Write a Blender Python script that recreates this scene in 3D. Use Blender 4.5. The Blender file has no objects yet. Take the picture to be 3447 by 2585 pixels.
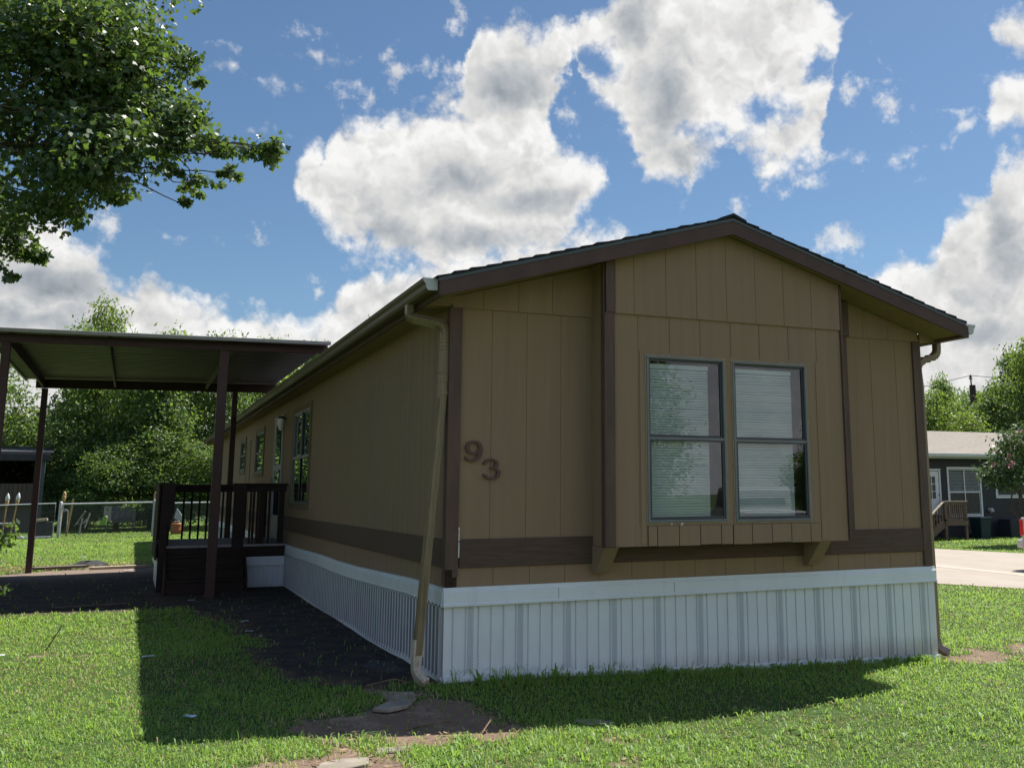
import bpy, math, random
import numpy as np
from mathutils import Vector, Matrix
R = math.radians
random.seed(7)
rng = np.random.default_rng(11)
SC = bpy.context.scene
COL = SC.collection
ORG = {}

# ------------------------------------------------------------------ camera
CAM = np.array([-2.388, -8.190, 1.487])
yaw, pitch, roll = 0.4330, 0.1729, -0.0041
fw = np.array([math.sin(yaw)*math.cos(pitch), math.cos(yaw)*math.cos(pitch), math.sin(pitch)])
rt = np.cross(fw, [0, 0, 1]); rt /= np.linalg.norm(rt); up = np.cross(rt, fw)
rt, up = rt*math.cos(roll)+up*math.sin(roll), -rt*math.sin(roll)+up*math.cos(roll)
cd = bpy.data.cameras.new("camera"); cam = bpy.data.objects.new("camera", cd); COL.objects.link(cam)
M3 = Matrix(((rt[0], up[0], -fw[0]), (rt[1], up[1], -fw[1]), (rt[2], up[2], -fw[2])))
cam.matrix_world = Matrix.Translation(Vector(CAM)) @ M3.to_4x4()
cd.sensor_width = 36.0; cd.lens = 35.163
cd.shift_x, cd.shift_y = -0.08635, -0.0656      # the photograph is an off-centre crop
cd.clip_start, cd.clip_end = 0.05, 2000
SC.camera = cam

# ------------------------------------------------------------------ node helpers
class NT:
    def __init__(s, nt): s.nt = nt; s.L = nt.links
    def n(s, t, **kw):
        nd = s.nt.nodes.new(t)
        for k, v in kw.items(): setattr(nd, k, v)
        return nd
    def put(s, sock, v):
        if v is None: return
        if isinstance(v, bpy.types.NodeSocket): s.L.new(v, sock)
        else: sock.default_value = v
    def m(s, op, a, b=None, c=None, clamp=False):
        nd = s.n('ShaderNodeMath', operation=op, use_clamp=clamp)
        for i, v in enumerate((a, b, c)): s.put(nd.inputs[i], v)
        return nd.outputs[0]
    def v(s, op, a, b=None, c=None):
        nd = s.n('ShaderNodeVectorMath', operation=op)
        for i, v in enumerate((a, b, c)):
            if v is not None: s.put(nd.inputs[i], v)
        return nd.outputs['Value' if op in ('DOT_PRODUCT', 'LENGTH', 'DISTANCE') else 'Vector']
    def xyz(s, x, y, z=0.0):
        nd = s.n('ShaderNodeCombineXYZ')
        for i, v in enumerate((x, y, z)): s.put(nd.inputs[i], v)
        return nd.outputs[0]
    def sep(s, v):
        nd = s.n('ShaderNodeSeparateXYZ'); s.put(nd.inputs[0], v); return nd.outputs
    def noise(s, vec, scale, detail=4, rough=.55, out='Fac', dist=0.0, lac=2.0):
        nd = s.n('ShaderNodeTexNoise'); s.put(nd.inputs['Vector'], vec)
        nd.inputs['Scale'].default_value = scale; nd.inputs['Detail'].default_value = detail
        nd.inputs['Roughness'].default_value = rough; nd.inputs['Distortion'].default_value = dist
        nd.inputs['Lacunarity'].default_value = lac
        return nd.outputs[out]
    def ss(s, x, lo, hi, a=0.0, b=1.0):
        nd = s.n('ShaderNodeMapRange', interpolation_type='SMOOTHSTEP'); s.put(nd.inputs[0], x)
        for i, v in zip((1, 2, 3, 4), (lo, hi, a, b)): s.put(nd.inputs[i], v)
        return nd.outputs[0]
    def lin(s, x, lo, hi, a=0.0, b=1.0):
        nd = s.n('ShaderNodeMapRange'); s.put(nd.inputs[0], x)
        for i, v in zip((1, 2, 3, 4), (lo, hi, a, b)): s.put(nd.inputs[i], v)
        return nd.outputs[0]
    def mix(s, f, a, b, blend='MIX'):
        nd = s.n('ShaderNodeMix', data_type='RGBA', blend_type=blend)
        s.put(nd.inputs['Factor'], f)
        for k, v in (('A', a), ('B', b)):
            sock = [i for i in nd.inputs if i.name == k and i.type == 'RGBA'][0]
            if isinstance(v, tuple) and len(v) == 3: v = v+(1,)
            s.put(sock, v)
        return [o for o in nd.outputs if o.type == 'RGBA'][0]
    def mapping(s, vec, scale=(1, 1, 1), loc=(0, 0, 0), rot=(0, 0, 0)):
        nd = s.n('ShaderNodeMapping'); s.put(nd.inputs[0], vec)
        nd.inputs['Scale'].default_value = scale; nd.inputs['Location'].default_value = loc; nd.inputs['Rotation'].default_value = rot
        return nd.outputs[0]

MATS = {}
def newmat(name):
    m = bpy.data.materials.new(name); m.use_nodes = True
    nt = m.node_tree; nt.nodes.clear(); T = NT(nt)
    out = T.n('ShaderNodeOutputMaterial'); MATS[name] = m
    return m, T, out
def bsdf(T, out, color, rough=.6, spec=.3, metal=0.0, bump=None, bstr=.2, bdist=.01):
    b = T.n('ShaderNodeBsdfPrincipled')
    if isinstance(color, tuple): color = color+(1,) if len(color) == 3 else color
    T.put(b.inputs['Base Color'], color); T.put(b.inputs['Roughness'], rough)
    T.put(b.inputs['Specular IOR Level'], spec); T.put(b.inputs['Metallic'], metal)
    if bump is not None:
        bn = T.n('ShaderNodeBump'); bn.inputs['Strength'].default_value = bstr; bn.inputs['Distance'].default_value = bdist
        T.put(bn.inputs['Height'], bump); T.L.new(bn.outputs[0], b.inputs['Normal'])
    T.L.new(b.outputs[0], out.inputs[0]); return b
def wpos(T):
    return T.n('ShaderNodeNewGeometry').outputs['Position']
def mul(c, k): return tuple(x*k for x in c)

def painted(name, col, rough=.6, var=.12, stretch=(1, 1, 1), scale=6, spec=.25, bump=.15, grime=None, fine=120):
    """paint with uneven wear: two scales of noise, a fine grain bump"""
    m, T, out = newmat(name); P = wpos(T)
    a = T.noise(T.mapping(P, scale=stretch), scale, 5, .6)
    c = T.mix(T.ss(a, .3, .7), mul(col, 1-var), mul(col, 1+var))
    if grime:
        gcol, gamt, gscale, gstretch = grime
        g = T.noise(T.mapping(P, scale=gstretch), gscale, 6, .65)
        c = T.mix(T.ss(g, .52, .75, 0, gamt), c, gcol)
    f = T.noise(T.mapping(P, scale=stretch), fine, 3, .6)
    bsdf(T, out, c, T.lin(a, .3, .7, rough-.08, rough+.08), spec, 0, f, bump, .004)
    return m

# siding: rough sawn plywood, painted tan, weathered in soft vertical streaks and blotches
m, T, out = newmat('siding_tan'); P = wpos(T)
a = T.noise(T.mapping(P, scale=(1.5, 1.5, .10)), 2.4, 4, .6)
b_ = T.noise(T.mapping(P, scale=(14, 14, .7)), 4, 5, .65)
c_ = T.noise(P, .9, 3, .5)
d_ = T.noise(T.mapping(P, scale=(5, 5, .22), loc=(3, 1, 0)), 3, 5, .6)
c = T.mix(T.ss(a, .38, .62), (.280, .192, .116), (.272, .178, .120))
c = T.mix(T.ss(c_, .35, .7), c, (.268, .188, .108))
c = T.mix(T.ss(b_, .25, .8, 0, .35), c, (.22, .158, .102))
c = T.mix(T.ss(d_, .48, .70, 0, .60), c, (.235, .158, .108))
c = T.mix(T.ss(d_, .25, .42, .35, 0), c, (.35, .26, .165))
sp = T.n('ShaderNodeTexVoronoi'); sp.inputs['Scale'].default_value = 2.3; T.put(sp.inputs['Vector'], T.mapping(P, scale=(1, 1, .8)))
c = T.mix(T.ss(sp.outputs['Distance'], .012, .022, .6, 0), c, (.09, .065, .045))
wn = T.noise(T.mapping(P, scale=(60, 60, 4)), 5, 4, .7)
big_ = T.noise(T.mapping(P, scale=(1, 1, .5)), 1.6, 2, .5)
bsdf(T, out, c, .75, .2, 0, T.m('ADD', wn, T.m('MULTIPLY', big_, 4.0)), .5, .006)
SIDING = m
# older, sun-bleached side: same paint
TRIM = painted('trim_brown', (.104, .064, .049), .6, .2, (4, 4, .6), 5, .25, .3)
TRIMD = painted('fascia_brown', (.088, .054, .046), .65, .14, (1, 1, 1), 5, .2, .2)
BAND = painted('band_brown', (.098, .062, .046), .68, .2, (.5, .5, 8), 6, .2, .5)
WHITE = painted('vinyl_white', (.66, .69, .71), .42, .03, (1, 1, .2), 3, .4, .04, grime=((.44, .42, .40), .25, 2.2, (3, 3, .25)))
GUTTER = painted('gutter_tan', (.21, .155, .088), .45, .1, (1, 1, .5), 7, .4, .05, grime=((.10, .085, .065), .5, 5, (1, 1, .6)))
GUTBRN = painted('gutter_brown', (.12, .085, .06), .5, .15, (1, .3, 1), 4, .35, .05, grime=((.08, .06, .05), .4, 5, (1, .4, 1)))
CAPW = painted('gutter_end_white', (.46, .46, .43), .5, .06)
DRIP = painted('drip_edge_blue_grey', (.055, .075, .085), .45, .1, spec=.4)
SHINGLE = painted('shingle_dark', (.028, .028, .034), .9, .35, (1, 1, 1), 22, .2, 1.0, fine=260)
DARKIN = painted('dark_interior', (.02, .02, .022), .9, .1)
ALU = painted('window_aluminium', (.15, .155, .15), .4, .1, spec=.5)
ALUD = painted('sash_dark', (.035, .042, .05), .4, .1, spec=.5)
CAULK = painted('caulk', (.46, .43, .38), .6, .08)
BLIND = painted('blind_slat', (.74, .79, .79), .5, .02, spec=.3, bump=0)
NUM = painted('numeral_brown', (.085, .045, .034), .5, .1, spec=.4)
DECK = painted('deck_stain', (.032, .020, .017), .7, .2, (.8, .8, 8), 5, .2, .4)
DECKF = painted('deck_floor_grey', (.30, .27, .26), .7, .18, (8, .6, 1), 4, .2, .4)
CPORT = painted('carport_red_brown', (.058, .026, .024), .5, .16, (3, 3, .5), 4, .35, .1)
CROOF = painted('carport_metal_tan', (.118, .098, .090), .45, .12, (.3, 3, 1), 3, .4, .05, grime=((.2, .16, .12), .5, 2, (.4, 3, 1)))
CEDGE = painted('carport_edge_metal', (.30, .29, .28), .4, .1, spec=.5)
ROT = painted('rotten_wood', (.05, .03, .02), .9, .5, (1, 1, .3), 40, .1, 1.0)
BARE = painted('flaked_primer', (.55, .53, .49), .8, .2, (1, 1, .5), 30)
LAMPG = painted('lamp_glass', (.7, .7, .68), .1, .02, spec=.6, bump=0)
GALV = painted('galvanised_steel', (.42, .43, .43), .38, .12, (1, 1, 1), 12, .6, .05)
CONC = painted('concrete', (.32, .275, .225), .85, .08, (1, 1, 1), 1.3, .2, .3, grime=((.25, .205, .16), .4, .9, (1, .25, 1)))
SLAB = painted('slab_stone', (.25, .215, .175), .85, .18, (1, 1, 1), 9, .2, .5, grime=((.16, .12, .08), .6, 7, (1, 1, 1)))
GREYWALL = painted('neighbour_dark_siding', (.032, .034, .042), .6, .1, (.3, .3, 6), 5, .25, .1)
NROOF = painted('neighbour_shingle', (.30, .265, .225), .9, .16, (1.5, 6, 6), 3, .15, .6)
NTRIM = painted('neighbour_trim', (.46, .47, .46), .5, .05)
NWHITE = painted('neighbour_white', (.66, .67, .68), .5, .04)
NDECK = painted('neighbour_deck_wood', (.16, .11, .085), .8, .25, (4, 4, .7), 4)
NCAP = painted('weathered_cap_wood', (.44, .36, .28), .8, .2, (.6, 4, 4), 4)
BIN = painted('bin_green_plastic', (.012, .034, .04), .5, .1)
BINL = painted('bin_lid', (.09, .13, .15), .45, .1)
TRUCK = painted('truck_silver', (.45, .44, .43), .3, .03, spec=.6, bump=0)
CHROME = painted('truck_bumper', (.55, .53, .52), .25, .03, spec=.8, bump=0)
TYRE = painted('tyre_rubber', (.02, .02, .021), .85, .2)
REDL = painted('tail_light_red', (.55, .012, .015), .2, .05, spec=.6, bump=0)
POLEW = painted('pole_creosote', (.055, .04, .035), .9, .25, (4, 4, .5), 4)
BARK = painted('bark', (.095, .075, .058), .95, .3, (2, 2, .35), 14, .15, 1.0)
WIRE = painted('wire_mesh_grey', (.17, .18, .18), .5, .12)
NPANE = painted('dark_pane', (.022, .026, .030), .3, .1, spec=.35, bump=0)  # dark opaque pane colour instead of glass, to keep the mirrored lawn out
DOORW = painted('storm_door_grey', (.30, .31, .325), .5, .06)
TIKI = painted('bamboo', (.42, .27, .12), .6, .2, (1, 1, .3), 16)
TIKIC = painted('torch_canister', (.58, .60, .60), .35, .1, spec=.6)
SHEDF = painted('shed_fascia', (.038, .041, .046), .7, .12)
SHEDW = painted('shed_wood', (.10, .08, .065), .85, .25, (5, 5, .5), 4)
SHEDP = painted('shed_post_blue', (.06, .09, .10), .6, .1)
PLANK = painted('raw_plank', (.50, .40, .28), .8, .15, (.5, 6, 6), 5)
TARP = painted('grey_tarp', (.10, .10, .115), .7, .2, (2, 2, 2), 4, bump=.6)
PANELG = painted('grey_panel', (.34, .30, .28), .7, .12)
LIT = painted('paper_scrap', (.42, .43, .43), .6, .12)
ORANGE = painted('orange_plastic', (.36, .10, .03), .4, .08, spec=.4)
STICK = painted('dead_twig', (.17, .11, .07), .9, .25)

# window glass: a clear reflecting pane
m, T, out = newmat('window_glass')
fr = T.n('ShaderNodeFresnel'); fr.inputs['IOR'].default_value = 1.52
fac = T.m('MULTIPLY_ADD', fr.outputs[0], 2.0, .02, clamp=True)
gl = T.n('ShaderNodeBsdfGlossy'); gl.inputs['Roughness'].default_value = 0.003; gl.inputs['Color'].default_value = (.93, .96, 1, 1)
tr = T.n('ShaderNodeBsdfTransparent'); tr.inputs['Color'].default_value = (.90, .95, .95, 1)
mx = T.n('ShaderNodeMixShader'); T.put(mx.inputs[0], fac); T.L.new(tr.outputs[0], mx.inputs[1]); T.L.new(gl.outputs[0], mx.inputs[2])
wav = T.noise(wpos(T), 3.0, 2, .5); bn = T.n('ShaderNodeBump'); bn.inputs['Strength'].default_value = .05; bn.inputs['Distance'].default_value = .004
T.put(bn.inputs['Height'], wav); T.L.new(bn.outputs[0], gl.inputs['Normal'])
T.L.new(mx.outputs[0], out.inputs[0]); GLASS = m

def leafmat(name, dark, light, trans, tmix=.35, rough=.42, spec=.45):
    m, T, out = newmat(name)
    at = T.n('ShaderNodeAttribute'); at.attribute_name = 'tint'
    s = T.sep(at.outputs['Vector'])
    c = T.mix(s[0], dark, light)
    c = T.mix(T.ss(s[1], .86, 1.0, 0, .55), c, (.16, .13, .04))
    b = T.n('ShaderNodeBsdfPrincipled'); T.put(b.inputs['Base Color'], c)
    b.inputs['Roughness'].default_value = rough; b.inputs['Specular IOR Level'].default_value = spec
    t = T.n('ShaderNodeBsdfTranslucent'); T.put(t.inputs['Color'], T.mix(s[0], mul(trans, .7), trans))
    mx = T.n('ShaderNodeMixShader'); mx.inputs[0].default_value = tmix
    T.L.new(b.outputs[0], mx.inputs[1]); T.L.new(t.outputs[0], mx.inputs[2]); T.L.new(mx.outputs[0], out.inputs[0])
    return m
LEAF_MAPLE = leafmat('maple_leaf', (.030, .066, .026), (.085, .150, .048), (.22, .35, .05), .34, .42, .45)
LEAF_DENSE = leafmat('dense_leaf', (.030, .070, .030), (.108, .180, .046), (.27, .41, .06), .42, .45, .4)
LEAF_LIGHT = leafmat('light_leaf', (.075, .130, .028), (.125, .205, .046), (.32, .46, .06), .42, .45, .35)
LEAF_MYRT = leafmat('myrtle_leaf', (.030, .068, .028), (.075, .125, .045), (.15, .24, .05), .30, .45, .4)
GRASS = leafmat('grass_blade', (.092, .195, .042), (.235, .365, .066), (.40, .60, .09), .44, .5, .3)
DRYG = leafmat('dry_grass', (.26, .185, .10), (.42, .33, .19), (.3, .22, .1), .2, .7, .15)
PETAL = painted('pink_petal', (.62, .28, .30), .6, .25, scale=20)

# ------------------------------------------------------------------ mesh builder
class MB:
    def __init__(s): s.v = []; s.f = []; s.mi = []; s.cur = 0
    def mat(s, i): s.cur = i; return s
    def poly(s, pts):
        n = len(s.v); s.v += [tuple(map(float, p)) for p in pts]; s.f.append(tuple(range(n, n+len(pts)))); s.mi.append(s.cur); return s
    def hexa(s, P):       # 8 points: bottom 4, top 4
        n = len(s.v); s.v += [tuple(map(float, p)) for p in P]
        for q in ((0, 3, 2, 1), (4, 5, 6, 7), (0, 1, 5, 4), (1, 2, 6, 5), (2, 3, 7, 6), (3, 0, 4, 7)):
            s.f.append(tuple(n+i for i in q)); s.mi.append(s.cur)
        return s
    def box(s, x0, x1, y0, y1, z0, z1):
        return s.hexa([(x0, y0, z0), (x1, y0, z0), (x1, y1, z0), (x0, y1, z0), (x0, y0, z1), (x1, y0, z1), (x1, y1, z1), (x0, y1, z1)])
    def prism(s, pts, off):   # closed polygon extruded by a vector
        n = len(s.v); k = len(pts); off = np.array(off, float)
        s.v += [tuple(map(float, p)) for p in pts] + [tuple(np.array(p, float)+off) for p in pts]
        s.f.append(tuple(range(n+k-1, n-1, -1))); s.f.append(tuple(range(n+k, n+2*k))); s.mi += [s.cur]*2
        for i in range(k):
            j = (i+1) % k; s.f.append((n+i, n+j, n+k+j, n+k+i)); s.mi.append(s.cur)
        return s
    def bar(s, a, b, w, h, upv=(0, 0, 1)):
        a = np.array(a, float); b = np.array(b, float); d = b-a; d /= np.linalg.norm(d)
        u = np.array(upv, float); x = np.cross(d, u)
        if np.linalg.norm(x) < 1e-6: x = np.cross(d, [1, 0, 0])
        x /= np.linalg.norm(x); u = np.cross(x, d); x = x*w/2; u = u*h/2
        return s.hexa([a-x-u, a+x-u, b+x-u, b-x-u, a-x+u, a+x+u, b+x+u, b-x+u])
    def tube(s, pts, rad, n=8, cap=True, rect=None):
        pts = [np.array(p, float) for p in pts]; k = len(pts)
        if not hasattr(rad, '__len__'): rad = [rad]*k
        base = len(s.v); prev = None
        for i, p in enumerate(pts):
            t = pts[min(i+1, k-1)]-pts[max(i-1, 0)]; t /= np.linalg.norm(t)+1e-12
            ref = np.array([0, 0, 1.]) if abs(t[2]) < .95 else np.array([0, 1., 0])
            x = np.cross(t, ref) if prev is None else prev-t*(prev@t)
            x /= np.linalg.norm(x); prev = x; y = np.cross(t, x)
            if rect is None:
                for j in range(n):
                    a = 2*math.pi*j/n; s.v.append(tuple(p+rad[i]*(math.cos(a)*x+math.sin(a)*y)))
            else:
                for cx, cy in ((1, 1), (-1, 1), (-1, -1), (1, -1)): s.v.append(tuple(p+cx*rect[0]/2*x+cy*rect[1]/2*y))
        m = n if rect is None else 4
        for i in range(k-1):
            for j in range(m):
                q = (j+1) % m; s.f.append((base+i*m+j, base+i*m+q, base+(i+1)*m+q, base+(i+1)*m+j)); s.mi.append(s.cur)
        if cap:
            s.f.append(tuple(base+j for j in reversed(range(m)))); s.f.append(tuple(base+(k-1)*m+j for j in range(m))); s.mi += [s.cur]*2
        return s
    def lathe(s, prof, c, n=16):
        base = len(s.v); k = len(prof)
        for r_, z in prof:
            for j in range(n):
                a = 2*math.pi*j/n; s.v.append((c[0]+r_*math.cos(a), c[1]+r_*math.sin(a), c[2]+z))
        for i in range(k-1):
            for j in range(n):
                q = (j+1) % n; s.f.append((base+i*n+j, base+i*n+q, base+(i+1)*n+q, base+(i+1)*n+j)); s.mi.append(s.cur)
        return s
    def build(s, name, mats, parent=None, bevel=0, smooth=False, seg=1):
        me = bpy.data.meshes.new(name)
        off = np.array(ORG.get(parent, (0, 0, 0)), float)
        me.from_pydata([tuple(np.array(v)-off) for v in s.v], [], s.f)
        if not isinstance(mats, (list, tuple)): mats = [mats]
        for m in mats: me.materials.append(m)
        me.polygons.foreach_set('material_index', s.mi)
        if smooth: me.polygons.foreach_set('use_smooth', [True]*len(me.polygons))
        o = bpy.data.objects.new(name, me); COL.objects.link(o)
        if parent is not None: o.parent = parent; ORG[o] = tuple(off)
        if bevel:
            md = o.modifiers.new('bevel', 'BEVEL'); md.width = bevel; md.segments = seg; md.limit_method = 'ANGLE'; md.angle_limit = R(40)
        return o
def thing(name, label, cat, loc=(0, 0, 0), group=None):
    o = bpy.data.objects.new(name, None); COL.objects.link(o); o.location = loc; ORG[o] = tuple(loc)
    o.empty_display_size = .1
    return tag(o, label, cat, group)
def tag(o, label, cat, group=None, kind=None):
    if label: o['label'] = label
    if cat: o['category'] = cat
    if group: o['group'] = group
    if kind: o['kind'] = kind
    return o
def solo(mb, name, mats, label, cat, group=None, **kw): return tag(mb.build(name, mats, None, **kw), label, cat, group)
def copy_tree(o, parent=None):
    c = o.copy(); COL.objects.link(c); c.parent = parent
    for ch in [x for x in bpy.data.objects if x.parent == o]: copy_tree(ch, c)
    return c

def wall_sheet(mb, O, S, N, s0, s1, z0, z1, grooves=(), holes=(), gw=.007, gd=.0045):
    """sheet siding: O + S*s + z, V-grooves of depth gd cut inwards (against N); z0/z1 may be functions of s; rectangular holes left open"""
    O = np.array(O, float); S = np.array(S, float); N = np.array(N, float)
    f0 = z0 if callable(z0) else (lambda s: z0); f1 = z1 if callable(z1) else (lambda s: z1)
    br = {round(s0, 5): 0, round(s1, 5): 0}
    for g in grooves:
        if s0+gw < g < s1-gw:
            br[round(g-gw/2, 5)] = 0; br[round(g-gw/5, 5)] = gd; br[round(g+gw/5, 5)] = gd; br[round(g+gw/2, 5)] = 0
    for h in holes:
        for e in h[:2]:
            if s0 < e < s1: br.setdefault(round(e, 5), 0)
    if callable(z1):
        for e in getattr(z1, 'knots', ()):
            if s0 < e < s1: br.setdefault(round(e, 5), 0)
    ss_ = sorted(br)
    P = lambda s, z: O+S*s+np.array([0, 0, z])-N*br[s]
    for a, b in zip(ss_[:-1], ss_[1:]):
        mid = (a+b)/2; cuts = sorted([(h[2], h[3]) for h in holes if h[0]-1e-6 <= mid <= h[1]+1e-6])
        lo = None; segs = []
        cur = 'B'
        for c0, c1 in cuts: segs.append((cur, c0)); cur = c1
        segs.append((cur, 'T'))
        for lo, hi in segs:
            za = f0(a) if lo == 'B' else lo; zb = f0(b) if lo == 'B' else lo
            ya = f1(a) if hi == 'T' else hi; yb = f1(b) if hi == 'T' else hi
            mb.poly([P(a, za), P(b, zb), P(b, yb), P(a, ya)])

def gz(x, y):
    """ground height"""
    x = np.asarray(x, float); y = np.asarray(y, float)
    b = -.035*np.clip(x, 0, 5)-.02
    t = np.clip(-y/1.4, 0, 1); t = t*t*(3-2*t)
    b = b-.125*t*np.interp(x, [-3, -1.6, -.5, .9, 2.6, 3.8, 6], [.05, .1, .45, 1, .75, .15, 0])
    return b+.012*np.sin(x*1.7+y*.6)*np.cos(y*1.1-x*.4)

# ------------------------------------------------------------------ sky and sun
SUN_EL, SUN_AZ = 57.9, 68.0          # azimuth from +Y towards +X
SKY_STRENGTH = 0.085
CLOUDS = {'low': ([(-10.85, 13.55), (-8.25, 14.17), (-5.82, 13.95), (-4.31, 13.33), (-2.97, 12.66), (-2.38, 12.01), (-1.57, 11.37), (-0.42, 10.82), (0.03, 11.39), (0.7, 10.91), (1.65, 10.3), (3.06, 10.02), (4.22, 10.22), (4.98, 9.47), (5.66, 10.31), (6.39, 10.17), (7.16, 9.58), (8.27, 9.43), (9.12, 10.02), (9.97, 10.78), (10.18, 11.82), (11.32, 12.13), (14.15, 13.02), (19.47, 14.22), (23.54, 15.05), (24.91, 15.36), (26.14, 15.43), (27.09, 14.63), (28.97, 13.15), (32.9, 9.37), (37.86, 4.04), (47.18, -3.34)], None), 'mid': ([(5.48, 13.56), (7.05, 16.69), (7.43, 18.1), (7.83, 18.8), (8.46, 18.91), (8.85, 18.22), (9.01, 19.35), (9.57, 20.2), (10.72, 20.86), (12.03, 21.09), (13.08, 21.61), (13.88, 22.09), (15.23, 22.34), (16.6, 22.46), (18.26, 22.18), (20.76, 21.24), (22.44, 19.73), (23.82, 19.09), (24.65, 18.83), (25.2, 17.4), (25.74, 16.35), (27.61, 12.12)], [(5.48, 13.56), (7.05, 16.69), (7.54, 15.98), (8.02, 14.75), (8.95, 13.8), (9.99, 13.22), (11.55, 12.86), (14.16, 12.63), (16.82, 12.06), (22.19, 13.2), (23.13, 15.57), (24.64, 16.36), (25.2, 17.4), (25.74, 16.35), (27.61, 12.12)]), 'neck': ([(13.97, 18.94), (15.52, 21.56), (16.18, 22.59), (16.71, 23.62), (17.13, 25.97), (17.56, 26.5), (18.74, 26.4), (19.58, 26.6), (20.71, 26.42), (21.14, 25.84), (22.13, 26.2), (22.84, 26.63), (23.41, 26.27), (23.83, 23.8), (24.93, 19.99)], [(13.97, 18.94), (15.54, 20.8), (16.23, 20.33), (17.21, 19.09), (19.41, 18.65), (21.61, 19.2), (22.29, 20.88), (22.99, 22.54), (23.41, 24.05), (23.83, 23.8), (24.93, 19.99)]), 'top': ([(21.58, 23.53), (22.84, 25.28), (23.41, 26.02), (23.97, 26.76), (24.97, 27.36), (26.12, 28.43), (30.73, 30.17), (36.34, 29.78), (37.92, 28.23), (38.93, 26.84), (40.11, 26.4), (40.7, 25.1), (42.56, 21.5)], [(21.58, 23.53), (22.84, 25.28), (23.41, 25.16), (23.97, 22.16), (24.52, 21.66), (25.22, 20.96), (26.32, 19.98), (27.0, 18.29), (27.68, 17.42), (28.51, 18.08), (29.32, 17.33), (29.85, 16.67), (30.42, 17.36), (31.26, 18.26), (32.14, 18.53), (32.64, 19.15), (33.46, 19.11), (33.95, 17.68), (34.44, 16.23), (35.12, 16.64), (35.81, 17.26), (36.9, 18.0), (37.6, 18.96), (37.95, 20.3), (38.3, 21.9), (38.9, 23.7), (39.5, 25.2), (40.11, 26.31), (40.7, 25.1), (42.56, 21.5)]), 'right': ([(38.08, 9.19), (39.93, 11.67), (40.39, 12.29), (40.94, 13.14), (41.59, 13.61), (42.09, 13.59), (42.68, 13.02), (43.12, 13.24), (43.81, 13.31), (44.24, 13.9), (44.43, 14.63), (44.9, 15.09), (45.43, 15.78), (46.06, 16.08), (46.67, 16.26), (46.94, 17.33), (47.51, 18.03), (48.48, 18.22), (49.89, 18.38), (51.96, 18.77)], None), 'redge': ([(44.87, 18.3), (46.48, 19.69), (46.7, 19.3), (47.1, 20.57), (47.78, 21.54), (48.77, 21.86), (51.11, 21.94), (53.33, 21.53)], [(44.87, 18.3), (46.48, 19.69), (46.69, 19.25), (47.09, 18.81), (47.79, 18.53), (48.51, 18.7), (50.79, 18.25), (52.99, 17.91)]), 'rtop': ([(45.13, 22.15), (46.53, 24.32), (46.99, 24.48), (47.7, 25.02), (48.43, 25.12), (49.8, 25.61), (52.18, 26.04)], [(45.13, 22.15), (46.53, 24.32), (46.98, 24.34), (47.62, 24.1), (47.91, 23.17), (48.34, 22.45), (49.48, 21.87), (51.72, 21.14)])}
WISPS = [(7.5, 25.17, 0.99, 0.31), (7.96, 24.75, 0.31, 0.43), (16.09, 26.4, 0.36, 0.91), (12.43, 23.47, 0.46, 0.88), (14.52, 23.42, 0.55, 0.3), (15.61, 23.31, 0.44, 0.64), (11.21, 21.77, 0.48, 0.44), (9.95, 21.54, 0.58, 0.29), (23.04, 20.76, 0.39, 0.61), (36.82, 17.3, 0.58, 0.36), (32.88, 16.17, 0.43, 0.47), (41.63, 20.99, 0.76, 0.59), (38.55, 13.81, 1.23, 0.87), (42.91, 18.07, 0.25, 0.44), (43.2, 16.67, 0.22, 0.17), (5.65, 14.0, 0.39, 0.35), (8.81, 11.29, 0.4, 0.46), (-2.5, 13.54, 0.65, 0.8), (39.48, 22.07, 0.73, 0.59)]
HOLES_ALL = [(24.95, 23.8, 0.84, 0.7), (34.95, 21.43, 0.65, 0.35), (32.49, 18.65, 1.08, 0.67), (31.99, 20.08, 0.82, 0.36), (37.69, 23.58, 0.59, 0.54)]

CORES = [(16.43, 17.65, 3.26, 1.8), (19.64, 22.6, 3.35, 1.75), (28.86, 22.48, 2.5, 4.21), (29.91, 19.13, 2.46, 2.05), (12.81, 14.0, 5.58, 1.55), (16.77, 14.15, 5.41, 1.3), (47.42, 13.6, 1.61, 3.15), (26.95, 26.49, 1.7, 2.4), (20.8, 16.34, 3.56, 1.3), (-4.29, 10.53, 5.66, 1.39), (-5.36, 8.57, 6.41, 1.15), (45.65, 8.3, 3.43, 1.24)]
def curve_node(T, x, pts):
    """piecewise curve: azimuth (deg) -> elevation (deg), as a Float Curve node"""
    nd = T.n('ShaderNodeFloatCurve'); cv = nd.mapping.curves[0]
    U0, U1, E0, E1 = -16., 56., -6., 34.
    q = [((a-U0)/(U1-U0), (e-E0)/(E1-E0)) for a, e in pts]
    q = [(min(max(a, 0.), 1.), min(max(e, 0.), 1.)) for a, e in q]
    while len(cv.points) < len(q): cv.points.new(.5, .5)
    for p, (a, e) in zip(cv.points, q): p.location = (a, e); p.handle_type = 'VECTOR'
    nd.mapping.extend = 'HORIZONTAL'; nd.mapping.use_clip = False; nd.mapping.update()
    T.put(nd.inputs['Value'], T.lin(x, U0, U1)); 
    return T.lin(nd.outputs[0], 0, 1, E0, E1)

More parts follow.
